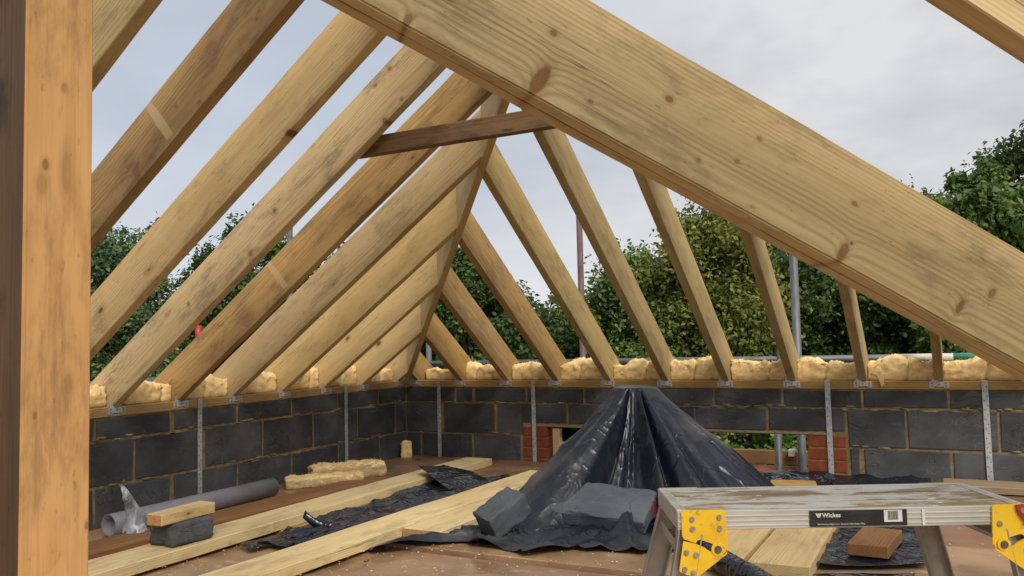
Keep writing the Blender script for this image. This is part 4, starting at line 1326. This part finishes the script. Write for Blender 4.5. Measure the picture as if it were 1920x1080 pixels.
# tread: three ribbed planks
for k in range(3):
    y0 = 0.012 + k * 0.0925; y1 = y0 + 0.090
    bm = bmesh.new()
    bm_box(bm, 0.016, LP - 0.016, y0, y1, ZT - 0.028, ZT - 0.004, 0.0015)
    for r_ in range(9):
        yy = y0 + 0.006 + r_ * 0.0094
        bm_box(bm, 0.018, LP - 0.018, yy, yy + 0.0045, ZT - 0.0042, ZT - 0.001, 0.0008)
    pmesh("tread_plank", bm, M_TREAD)
RH = 0.042
for nm, y0 in (("front_rail", 0.0), ("back_rail", WP - 0.012)):
    bm = bmesh.new()
    bm_box(bm, 0.0, LP, y0, y0 + 0.012, ZT - RH, ZT + 0.0005, 0.0012)
    if nm == "front_rail":
        for zz in (0.010, 0.021, 0.032):
            bm_box(bm, 0.002, LP - 0.002, -0.0018, 0.0006, ZT - zz - 0.0035, ZT - zz, 0.0006)
    pmesh(nm, bm, M_ALU)
for x0 in (0.0, LP - 0.016):
    bm = bmesh.new()
    bm_box(bm, x0, x0 + 0.016, 0.0122, WP - 0.0122, ZT - RH, ZT + 0.002, 0.0012)
    bm_box(bm, x0 + (0.0165 if x0 == 0 else -0.0085), x0 + (0.0245 if x0 == 0 else -0.0005), 0.0125, WP - 0.0125, ZT - 0.006, ZT + 0.0008, 0.0008)
    pmesh("end_rail", bm, M_ALU)


def leg(x0, y0, dx, facing):
    """C channel leg from the tread down to the floor, splayed along the length by dx."""
    top = Vector((x0, y0, ZT - 0.046)); bot = Vector((x0 + dx, y0, 0.0))
    d = bot - top
    mt = frame(d, (0, -1, 0))
    bm = bmesh.new()
    ww, tt, dp = 0.056, 0.0035, 0.024
    bm_box(bm, 0, d.length, -ww / 2, ww / 2, 0, tt, 0.001)
    for s in (-1, 1):
        e0 = s * (ww / 2 - 0.0035)
        bm_box(bm, 0, d.length, min(e0, e0 + s * .0035), max(e0, e0 + s * .0035), tt + .0002, dp, 0.001)
    o = pmesh("leg", bm, M_LEGALU)
    mm = mt.copy(); mm.translation = top
    o.matrix_local = mm
    bm = bmesh.new()
    bm_box(bm, d.length - 0.035, d.length - 0.001, -ww / 2 - .003, ww / 2 + .003, -.003, dp + .004, 0.002)
    mesh_obj("rubber_foot", bm, M_HOLE, o)
    bm = bmesh.new()
    for q in (0.02, 0.05):
        bm_cyl(bm, (q + .02, 0, -0.0002), (q + .02, 0, -0.003), 0.0045, n=10)
        bm_cyl(bm, (q + .02, 0.018, tt), (q + .02, 0.018, tt + .003), 0.0045, n=10)
    tag(mesh_obj("rivet", bm, M_RIVET, o), kind='stuff')
    return o


leg(0.028, 0.016, -0.075, 0); leg(0.028, WP - 0.012, -0.115, 0)
leg(LP - 0.028, 0.016, 0.075, 1); leg(LP - 0.12, WP - 0.012, 0.10, 1)
# cross channel joining each pair of legs
for x0, s in ((0.012, -1), (LP - 0.012, 1)):
    bm = bmesh.new()
    bm_box(bm, x0 - 0.013, x0 + 0.013, 0.042, WP - 0.04, ZT - 0.098, ZT - 0.095, 0.0008)
    bm_box(bm, x0 + s * 0.013 - 0.0015, x0 + s * 0.013 + 0.0015, 0.042, WP - 0.04, ZT - 0.0948, ZT - 0.072, 0.0008)
    pmesh("leg_brace", bm, M_LEGALU)


def plate_shape(bm, pts, y, th):
    vs = [bm.verts.new((x, y, z)) for x, z in pts]
    f = bm.faces.new(vs)
    g = bmesh.ops.extrude_face_region(bm, geom=[f])
    for v in [q for q in g['geom'] if isinstance(q, bmesh.types.BMVert)]: v.co.y += th
    bmesh.ops.recalc_face_normals(bm, faces=bm.faces)


def hinge(xo, sgn, lever):
    # upper plate
    up = [(0.000, 0.000), (0.006, 0.0045), (0.096, 0.004), (0.100, -0.001), (0.104, -0.082), (0.094, -0.094), (0.080, -0.096), (0.068, -0.088), (0.071, -0.074), (0.066, -0.069), (0.042, -0.062), (0.034, -0.064), (0.031, -0.070), (0.004, -0.0605), (0.000, -0.052)]
    lo = [(0.002, -0.0645), (0.031, -0.0715), (0.050, -0.080), (0.058, -0.0865), (0.067, -0.0905), (0.076, -0.0985), (0.094, -0.0965), (0.101, -0.088), (0.100, -0.095), (0.036, -0.142), (0.028, -0.1465), (0.006, -0.139), (-0.008, -0.133), (-0.009, -0.128)]
    fx = lambda q: [(xo + sgn * x, ZT + z) for x, z in q]
    bm = bmesh.new(); plate_shape(bm, fx(up), -0.0062, 0.0042)
    root = pmesh("hinge_plate", bm, M_YELLOW)
    bm = bmesh.new(); plate_shape(bm, fx(lo), -0.0080, 0.0042)
    mesh_obj("lower_plate", bm, M_YELLOW, root)
    bm = bmesh.new()
    for (x, z) in ((0.024, -0.016), (0.024, -0.038), (0.086, -0.013), (0.086, -0.038)):
        if lever and x > .05 and z > -.02: continue
        bm_cyl(bm, (xo + sgn * x, -0.0063, ZT + z), (xo + sgn * x, -0.0098, ZT + z), 0.0066, 0.0055, n=14)
    for (x, z) in ((0.008, -0.090), (0.030, -0.096), (0.003, -0.128), (0.022, -0.136)):
        bm_cyl(bm, (xo + sgn * x, -0.0081, ZT + z), (xo + sgn * x, -0.0118, ZT + z), 0.0066, 0.0055, n=14)
    tag(mesh_obj("rivet", bm, M_RIVET, root), kind='stuff')
    bm = bmesh.new()
    bm_cyl(bm, (xo + sgn * 0.080, -0.0081, ZT - .084), (xo + sgn * 0.080, -0.0098, ZT - .084), 0.0155, 0.0145, n=20)
    mesh_obj("washer", bm, M_YELLOW, root)
    bm = bmesh.new()
    bm_cyl(bm, (xo + sgn * 0.080, -0.0099, ZT - .084), (xo + sgn * 0.080, -0.0138, ZT - .084), 0.0088, 0.0078, n=16)
    mesh_obj("pivot_bolt", bm, M_BOLT, root)
    if lever:
        bm = bmesh.new()
        lv = [(0.052, 0.006), (0.036, 0.007), (0.026, -0.002), (0.026, -0.014), (0.010, -0.060), (-0.006, -0.078), (-0.018, -0.078), (-0.022, -0.066), (0.0, -0.024), (0.054, -0.012)]
        plate_shape(bm, [(xo + sgn * x, ZT + z) for x, z in [(0.050, 0.004), (0.040, 0.006), (0.030, 0.0), (0.030, -0.012), (0.006, -0.062), (-0.006, -0.072), (-0.02, -0.066), (-0.02, -0.056), (0.018, -0.010), (0.03, 0.002)][:1] + [(0.046, -0.014), (0.006, -0.070), (-0.012, -0.074), (-0.018, -0.060), (0.022, -0.002), (0.034, 0.006)]], -0.0140, 0.0055)
        lo_ = mesh_obj("release_lever", bm, M_RED, root)
        bm = bmesh.new()
        bm_cyl(bm, (xo + sgn * 0.036, -0.0141, ZT - .008), (xo + sgn * 0.036, -0.0168, ZT - .008), 0.0075, 0.0065, n=14)
        mesh_obj("lever_pin", bm, M_RIVET, lo_)
    return root


hinge(0.008, 1, False)
hinge(LP + 0.016, -1, True)
# far pair of plates, only their edges and the red catch show
for xo, sgn in ((0.004, 1), (LP - 0.004, -1)):
    bm = bmesh.new()
    plate_shape(bm, [(xo + sgn * x, ZT + z) for x, z in (((0, 0.001), (0.1, 0.001), (0.1, -0.09), (0.03, -0.14), (-0.01, -0.13), (0, -0.06)) if sgn > 0 else ((0, 0.001), (0.1, 0.001), (0.1, -0.038), (0.0, -0.038)))], WP + 0.001, 0.004)
    pmesh("hinge_plate", bm, M_YELLOW)
bm = bmesh.new()
bm_box(bm, -0.013, -0.005, WP + 0.0055, WP + 0.012, ZT - 0.078, ZT - 0.032, 0.002)
pmesh("release_catch", bm, M_RED)
# sticker with lettering
SX0, SX1 = 0.300, 0.520
bm = bmesh.new()
bm_box(bm, SX0, SX1, -0.0032, -0.0020, ZT - 0.0385, ZT - 0.0025, 0)
stk = pmesh("sticker", bm, M_LABEL)


def text_part(txt, x, z, size, parent, name, bold=0.0):
    cu = bpy.data.curves.new(name, 'FONT')
    cu.body = txt; cu.size = size; cu.offset = bold; cu.extrude = 0.0002
    tmp = bpy.data.objects.new(name, cu)
    COL.objects.link(tmp)
    bpy.context.view_layer.update()
    dg = bpy.context.evaluated_depsgraph_get()
    me = bpy.data.meshes.new_from_object(tmp.evaluated_get(dg))
    bpy.data.objects.remove(tmp)
    me.materials.clear(); me.materials.append(M_PRINT)
    o = bpy.data.objects.new(name, me)
    COL.objects.link(o)
    o.parent = parent
    o.location = (x, -0.0036, z); o.rotation_euler = (math.radians(90), 0, 0)
    return o


text_part("Wickes", SX0 + 0.0285, ZT - 0.0175, 0.0138, stk, "lettering", 0.00025)
text_part("Safe Working Height 2.5 m  Maximum Duty Rating 150kg", SX0 + 0.017, ZT - 0.0345, 0.0046, stk, "lettering")
bm = bmesh.new()
for poly in (((0.013, -0.0085), (0.0175, -0.0085), (0.021, -0.0180), (0.0180, -0.0180)),
             ((0.0185, -0.0085), (0.0205, -0.0085), (0.0222, -0.0135), (0.0212, -0.0165)),
             ((0.0215, -0.0085), (0.0268, -0.0085), (0.0235, -0.0180), (0.0215, -0.0180), (0.0228, -0.0135))):
    bm.faces.new([bm.verts.new((SX0 + x, -0.0037, ZT + z)) for x, z in poly])
mesh_obj("logo", bm, M_PRINT, stk)
bm = bmesh.new(); bm_box(bm, SX0 + 0.168, SX0 + 0.209, -0.0040, -0.0033, ZT - 0.0300, ZT - 0.0035)
bc = mesh_obj("barcode_panel", bm, M_PRINT, stk)
bm = bmesh.new()
x = SX0 + 0.1765
while x < SX0 + 0.199:
    w = random.choice((0.0008, 0.0012, 0.0018))
    bm_box(bm, x, x + w, -0.0045, -0.0041, ZT - 0.0255, ZT - 0.0055)
    x += w + random.choice((0.0009, 0.0012))
tag(mesh_obj("barcode_bar", bm, M_LABEL, stk), kind='stuff')
bm = bmesh.new(); bm_box(bm, 0.5545, 0.5605, -0.0030, -0.0019, ZT - 0.0395, ZT - 0.003)
pmesh("paint_drip", bm, M_PRINT)

# ------------------------------------------------------------------ scaffold outside


def tube(name, p0, p1, r, mat, label, cat, group=None, n=16):
    p0, p1 = Vector(p0), Vector(p1)
    bm = bmesh.new(); d = p1 - p0
    bm_cyl(bm, (0, 0, 0), (d.length, 0, 0), r, n=n)
    o = mesh_obj(name, bm, mat, None, True)
    for p in o.data.polygons: p.use_smooth = abs(p.normal.x) < 0.5
    mm = frame(d, (0, 0, 1) if abs(d.normalized().z) < 0.9 else (0, 1, 0)); mm.translation = p0
    o.matrix_world = mm
    return tag(o, label, cat, group) if label else o


rail = tube("scaffold_rail", (-0.9, 0.8, 0.098), (4.4, 0.8, 0.112), 0.0245, M_TUBE, "grey scaffold rail running level just beyond the back wall", "scaffold tube")
for a, b, mt, nm in ((4.40, 4.72, M_TAPE, "tape_wrap"), (4.72, 5.12, M_TUBE_GREEN, "green_sleeve")):
    bm = bmesh.new(); bm_cyl(bm, (a - .0, 0, 0), (b, 0, 0), 0.0262, n=16); q = mesh_obj(nm, bm, mt, rail, True)
    if nm == "tape_wrap": pass
    q.location.x = -0.12
tube("scaffold_rail", (-0.6, -6.0, 0.085), (-0.6, 1.2, 0.088), 0.0245, M_TUBE, "grey scaffold rail running level just beyond the left wall", "scaffold tube")
tube("scaffold_standard", (1.095, 0.86, GZ), (1.103, 0.86, 1.32), 0.0245, M_TUBE_RUST, "rusty purple brown scaffold upright behind the back rafters above the heap", "scaffold tube")
tube("scaffold_standard", (2.735, 0.86, GZ), (2.735, 0.86, 1.12), 0.0285, M_TUBE, "grey upright pole behind the right hand back rafters", "scaffold tube")
tube("scaffold_standard", (2.585, 0.74, GZ), (2.600, 0.74, 0.05), 0.0245, M_TUBE, "dark grey scaffold upright seen inside the low opening", "scaffold tube")
tube("scaffold_standard", (-0.364, 0.86, GZ), (-0.364, 0.86, 0.36), 0.0245, M_TUBE, "grey scaffold upright just visible right of the corner hip", "scaffold tube")
tube("scaffold_standard", (-1.97, 0.80, GZ), (-1.91, 0.80, 1.45), 0.028, M_TUBE, "grey scaffold upright beyond the left rafters", "scaffold tube")
o = tube("marker_pole", (-0.7, -1.362, GZ), (-0.7, -1.362, 0.43), 0.017, M_TUBE, "scaffold upright with a red and white end between two left rafters", "scaffold tube")
bm = bmesh.new(); bm_cyl(bm, (3.60, 0, 0), (3.735, 0, 0), 0.0185, n=16); mesh_obj("red_band", bm, M_RED, o, True)
bm = bmesh.new(); bm_box(bm, -0.035, 0.035, -0.03, 0.03, -0.05, 0.09, 0.006)
o = mesh_obj("scaffold_coupler", bm, M_TUBE); o.location = (2.645, 0.80, 0.115)
tag(o, "square grey scaffold coupler clamped on the rail beside the grey pole", "coupler")
bm = bmesh.new(); bm_box(bm, -0.03, 0.03, -0.032, 0.032, -0.032, 0.032, 0.006); bm_cyl(bm, (0, -0.03, 0.0), (0.0, -0.06, 0.01), 0.012, n=8)
o = mesh_obj("scaffold_coupler", bm, M_TUBE_RUST); o.location = (1.085, 0.825, 0.105)
tag(o, "rusty scaffold coupler where the purple brown upright meets the rail", "coupler")
for k, (z0, lb) in enumerate(((-0.645, "upper brown toe board on edge outside the low opening"), (-0.845, "lower brown toe board on edge outside the low opening"))):
    o = timber("toe_board", (0.2, 0.95, z0), (1, 0, 0.0), 4.2, 0.035, 0.19 if k else 0.098, M_TOE, bev=0.003)
    tag(o, lb, "scaffold board")
bm = bmesh.new(); bm_box(bm, -.02, .02, -.045, .03, -.03, .02, 0.004)
o = mesh_obj("board_clip", bm, M_TAPE); o.location = (2.655, 0.93, -0.55); tag(o, "white clip hooked over the upper toe board", "clip")
bm = bmesh.new()
g = [[bm.verts.new((1.9 + .85 * i / 20, 0.45 + .3 * j / 6, -0.655 - .05 * i / 20 + .02 * noise.noise(Vector((i * .4, j * .5, 1))) + .05 * j / 6)) for j in range(7)] for i in range(21)]
for i in range(20):
    for j in range(6): bm.faces.new((g[i][j], g[i + 1][j], g[i + 1][j + 1], g[i][j + 1]))
o = mesh_obj("red_sheet", bm, M_RED, None, True); md = o.modifiers.new("thick", 'SOLIDIFY'); md.thickness = 0.006
tag(o, "red plastic sheet lying outside the low opening in the back wall", "red sheet")
o = timber("scaffold_deck", (0.2, 0.55, -0.90), (1, 0, 0), 4.2, 0.9, 0.04, M_TOE, bev=0.003)
tag(o, "brown scaffold boarding outside the back wall below the toe boards", "scaffold board")

# ------------------------------------------------------------------ debris on the floor
bm = bmesh.new()
for k in range(1100):
    x, y = random.uniform(0.5, 3.9), random.uniform(-3.2, -0.3)
    if random.random() < .45: x, y = random.uniform(0.9, 3.0), random.uniform(-3.2, -2.0)
    s = random.uniform(0.0010, 0.0042) * (1.6 if random.random() < .08 else 1); a = random.random() * 6.28; el = random.uniform(.5, 2.2)
    c = Vector((x, y, FZ + 0.0065))
    e1 = Vector((math.cos(a), math.sin(a), 0)) * s * el; e2 = Vector((-math.sin(a), math.cos(a), 0)) * s
    up_ = Vector((0, 0, random.uniform(.001, .003)))
    q = [bm.verts.new(c + e1), bm.verts.new(c + e2), bm.verts.new(c - e1), bm.verts.new(c - e2)]
    t_ = bm.verts.new(c + up_)
    for i in range(4): bm.faces.new((q[i], q[(i + 1) % 4], t_))
o = mesh_obj("wood_chips", bm, M_CHIP); tag(o, "pale wood chips scattered over the floor", "debris", kind='stuff')

for (x, y, sx, sy, lb) in ((1.66, -2.62, .022, .012, "small red brown chip on the bare floor below the short plank"), (0.40, -1.62, .04, .02, "brown crumpled scrap on the floor in front of the wool offcuts")):
    o = lump("scrap", (sx, sy, .010), M_CHIP if sx > .03 else W_RED, 0.004, x * 9, res=0.005, freq=60)
    o.location = (x, y, FZ + .006); o.rotation_euler = (0, 0, x); tag(o, lb, "scrap")

# ------------------------------------------------------------------ trees


def leaf_mesh(name, centers, normals_bias, size, mat, parent, rng, size_var=0.5):
    n = len(centers)
    a = rng.normal(size=(n, 3)); a /= np.linalg.norm(a, axis=1)[:, None]
    nb = rng.normal(size=(n, 3)) * 0.8 + normals_bias
    nb /= np.linalg.norm(nb, axis=1)[:, None]
    e1 = np.cross(nb, a); e1 /= np.linalg.norm(e1, axis=1)[:, None] + 1e-9
    e2 = np.cross(nb, e1)
    s = size * (1 + size_var * (rng.random(n) - .5) * 2)[:, None]
    fold = nb * s * 0.22
    v = np.stack([centers - e1 * s, centers + e2 * s * .55 + fold, centers + e1 * s, centers - e2 * s * .55 + fold], 1).reshape(-1, 3)
    me = bpy.data.meshes.new(name)
    me.vertices.add(4 * n); me.vertices.foreach_set('co', v.astype(np.float32).ravel())
    me.loops.add(4 * n); me.loops.foreach_set('vertex_index', np.arange(4 * n, dtype=np.int32))
    me.polygons.add(n); me.polygons.foreach_set('loop_start', np.arange(0, 4 * n, 4, dtype=np.int32))
    me.update(calc_edges=True)
    me.materials.append(mat)
    o = bpy.data.objects.new(name, me); COL.objects.link(o)
    o.parent = parent
    return o


def tree(name, x, y, top, width, mat, label, nleaf, leaf=0.13, seed=1, base=GZ, low=0.18, cat="tree", group="trees beyond the walls", airy=0.0, lobes=26):
    rng = np.random.default_rng(seed)
    root = empty(name, (x, y, base)); tag(root, label, cat, group)
    H = top - base; Rw = width / 2
    # trunk and limbs
    bm = bmesh.new()
    th = H * 0.55
    bm_cyl(bm, (0, 0, 0), (0.05 * H * .3, 0, th), 0.028 * H, 0.012 * H, n=9)
    tips = []
    cz0 = H * low
    for k in range(lobes):
        for _ in range(20):
            ux, uy, uz = rng.uniform(-1, 1, 3)
            if ux * ux + uy * uy + uz * uz < 1: break
        zc_ = cz0 + (H - cz0) * (0.5 + 0.46 * uz)
        prof = math.sqrt(max(0.05, 1 - abs(uz) ** 2.2)) if uz > -0.2 else 1.0
        c_ = np.array([ux * Rw * .82 * prof, uy * Rw * .82 * prof, zc_])
        r_ = Rw * rng.uniform(.13, .34)
        if c_[2] + r_ * .8 > H: c_[2] = H - r_ * .8
        tips.append((c_, r_))
    for (c_, r_) in tips[:30]:
        s0 = Vector((0, 0, th * rng.uniform(.35, .95)))
        bm_cyl(bm, s0, Vector(c_), 0.0085 * H, 0.002 * H, n=5, caps=False)
    mesh_obj("trunk", bm, M_BARK, root)
    pts, nrm = [], []
    per = nleaf // len(tips)
    for (c_, r_) in tips:
        d = rng.normal(size=(per, 3)); d /= np.linalg.norm(d, axis=1)[:, None]
        rad = r_ * (rng.random(per) ** 0.45) * (1 + 0.25 * rng.normal(size=per) * (0.5 + airy))
        sub = 1 + 0.30 * np.sin(d[:, 0] * 7 + c_[0]) * np.sin(d[:, 1] * 6 + c_[1]) * np.sin(d[:, 2] * 7)
        p = c_ + d * (rad * sub)[:, None] * np.array([1, 1, .85])
        pts.append(p); nrm.append(d * 0.5 + np.array([0, 0, 0.55]))
    # sprigs standing out of the outline
    ns = nleaf // 14
    ti = rng.integers(0, len(tips), ns // 12 + 1)
    for i in ti:
        c_, r_ = tips[i]
        d = rng.normal(size=3); d[2] = abs(d[2]) + .3; d /= np.linalg.norm(d)
        L_ = rng.uniform(.9, 1.45 + airy * .5)
        tt = rng.uniform(.7, L_, 12)
        p = c_ + d * (tt * r_)[:, None] + rng.normal(size=(12, 3)) * leaf * 1.1
        pts.append(p); nrm.append(np.tile(d * .3 + np.array([0, 0, .4]), (12, 1)))
    P_ = np.concatenate(pts); N_ = np.concatenate(nrm)
    leaf_mesh("crown", P_, N_, leaf, mat, root, rng)
    return root


TREES = [
    (-15.6, 9.1, 3.65, 4.6, LEAF_BLUE, "feathery blue green tree just right of the post, behind the left rafters", 26000, .10, 21, .3),
    (-13.7, 11.8, 3.95, 4.4, LEAF_DARK, "dark tree filling the middle gaps between the left rafters", 26000, .11, 22, .0),
    (-11.9, 14.2, 3.5, 5.0, LEAF_DARK, "dark green tree behind the scaffold upright on the left", 24000, .11, 23, .0),
    (-12.0, 19.5, 3.6, 6.0, LEAF_MID, "mid green tree far back behind the pale knotty left rafter", 22000, .13, 24, .0),
    (-7.3, 13.3, 2.95, 3.9, LEAF_DARK, "dark rounded tree right of the corner hip", 28000, .10, 25, .0),
    (-6.1, 17.8, 1.35, 5.0, LEAF_DARK, "low dark tree under the bright patch of cloud", 24000, .12, 26, .0),
    (-5.3, 24.5, 1.9, 6.2, LEAF_MID, "distant tree between the two orange jack rafters and the rusty upright", 18000, .14, 36, .0),
    (-3.75, 15.6, 2.55, 4.2, LEAF_MID, "light sprigged tree right of the rusty scaffold upright", 30000, .10, 27, .5),
    (-1.55, 15.4, 3.65, 4.4, LEAF_OLIVE, "yellowing olive tree in the middle of the back rafters", 36000, .10, 28, .3),
    (-1.35, 21.5, 5.1, 7.0, LEAF_BLUE, "tall dark blue green tree rising behind the yellowing one", 30000, .13, 29, .2),
    (1.15, 17.4, 3.6, 4.8, LEAF_DARK, "dark tree beside the grey pole under the big beam", 30000, .11, 30, .0),
    (2.9, 19.6, 4.0, 5.4, LEAF_DARK, "very dark tree low behind the right hand back rafters", 30000, .12, 31, .0),
    (4.45, 15.6, 4.35, 3.7, LEAF_MID, "broad leafed green tree standing above the beam at the right", 34000, .11, 32, .0),
    (6.5, 17.6, 7.3, 4.4, LEAF_DARK, "tallest dark tree cut off by the right edge", 32000, .11, 33, .0),
    (5.6, 20.5, 3.8, 5.0, LEAF_DARK, "dark tree beneath the tallest one at the right edge", 24000, .12, 34, .0),
]
for i, (x, y, tp, w, mt, lb, nl, lf, sd, ai) in enumerate(TREES):
    tree("broadleaf_tree", x, y, tp, w, mt, lb, int(nl * 1.55), lf * 0.60, sd, airy=ai + 0.25, lobes=64)
# nearer shrubs
tree("leafy_shrub", -5.4, -0.25, 0.62, 1.9, LEAF_BRIGHT, "bright green shrub close behind the foot of the pale left rafter", 9000, .055, 51, base=-2.6, cat="shrub", group="shrubs outside the walls", lobes=14)
tree("leafy_shrub", -4.8, 2.3, 0.55, 1.8, LEAF_MID, "green creeper shrub behind the orange brown left rafter", 9000, .05, 52, base=-2.6, cat="shrub", group="shrubs outside the walls", lobes=14, airy=.6)
tree("leafy_shrub", 2.12, 4.4, -0.30, 2.6, LEAF_BRIGHT, "bright green shrub seen through the low opening in the back wall", 16000, .05, 53, base=-3.0, cat="shrub", group="shrubs outside the walls", lobes=18)
tree("leafy_shrub", 0.4, 4.6, -0.15, 2.4, LEAF_DARK, "dark shrub left of the bright one outside the low opening", 12000, .06, 54, base=-3.0, cat="shrub", group="shrubs outside the walls", lobes=18)
# far wooded mass closing the view under the crowns
rng = np.random.default_rng(77)
cs, ns_ = [], []
for k in range(150):
    th = rng.uniform(-66, 22)
    dist = rng.uniform(26, 38)
    c_ = np.array([3.7 + dist * math.sin(math.radians(th)), -5.2 + dist * math.cos(math.radians(th)), rng.uniform(-2.8, 0.6)])
    d = rng.normal(size=(260, 3)); d /= np.linalg.norm(d, axis=1)[:, None]
    cs.append(c_ + d * (rng.random(260) ** .4 * rng.uniform(1.2, 2.2))[:, None]); ns_.append(d * .5 + np.array([0, 0, .5]))
hr = empty("far_hedge", (0, 20, GZ))
o = leaf_mesh("far_hedge_foliage", np.concatenate(cs), np.concatenate(ns_), .22, LEAF_DARK, None, rng)
bpy.data.objects.remove(hr)
o.name = "far_woodland"; tag(o, "dark far woodland closing the view beneath the trees", "woodland", kind='stuff')
bpy.context.view_layer.update()
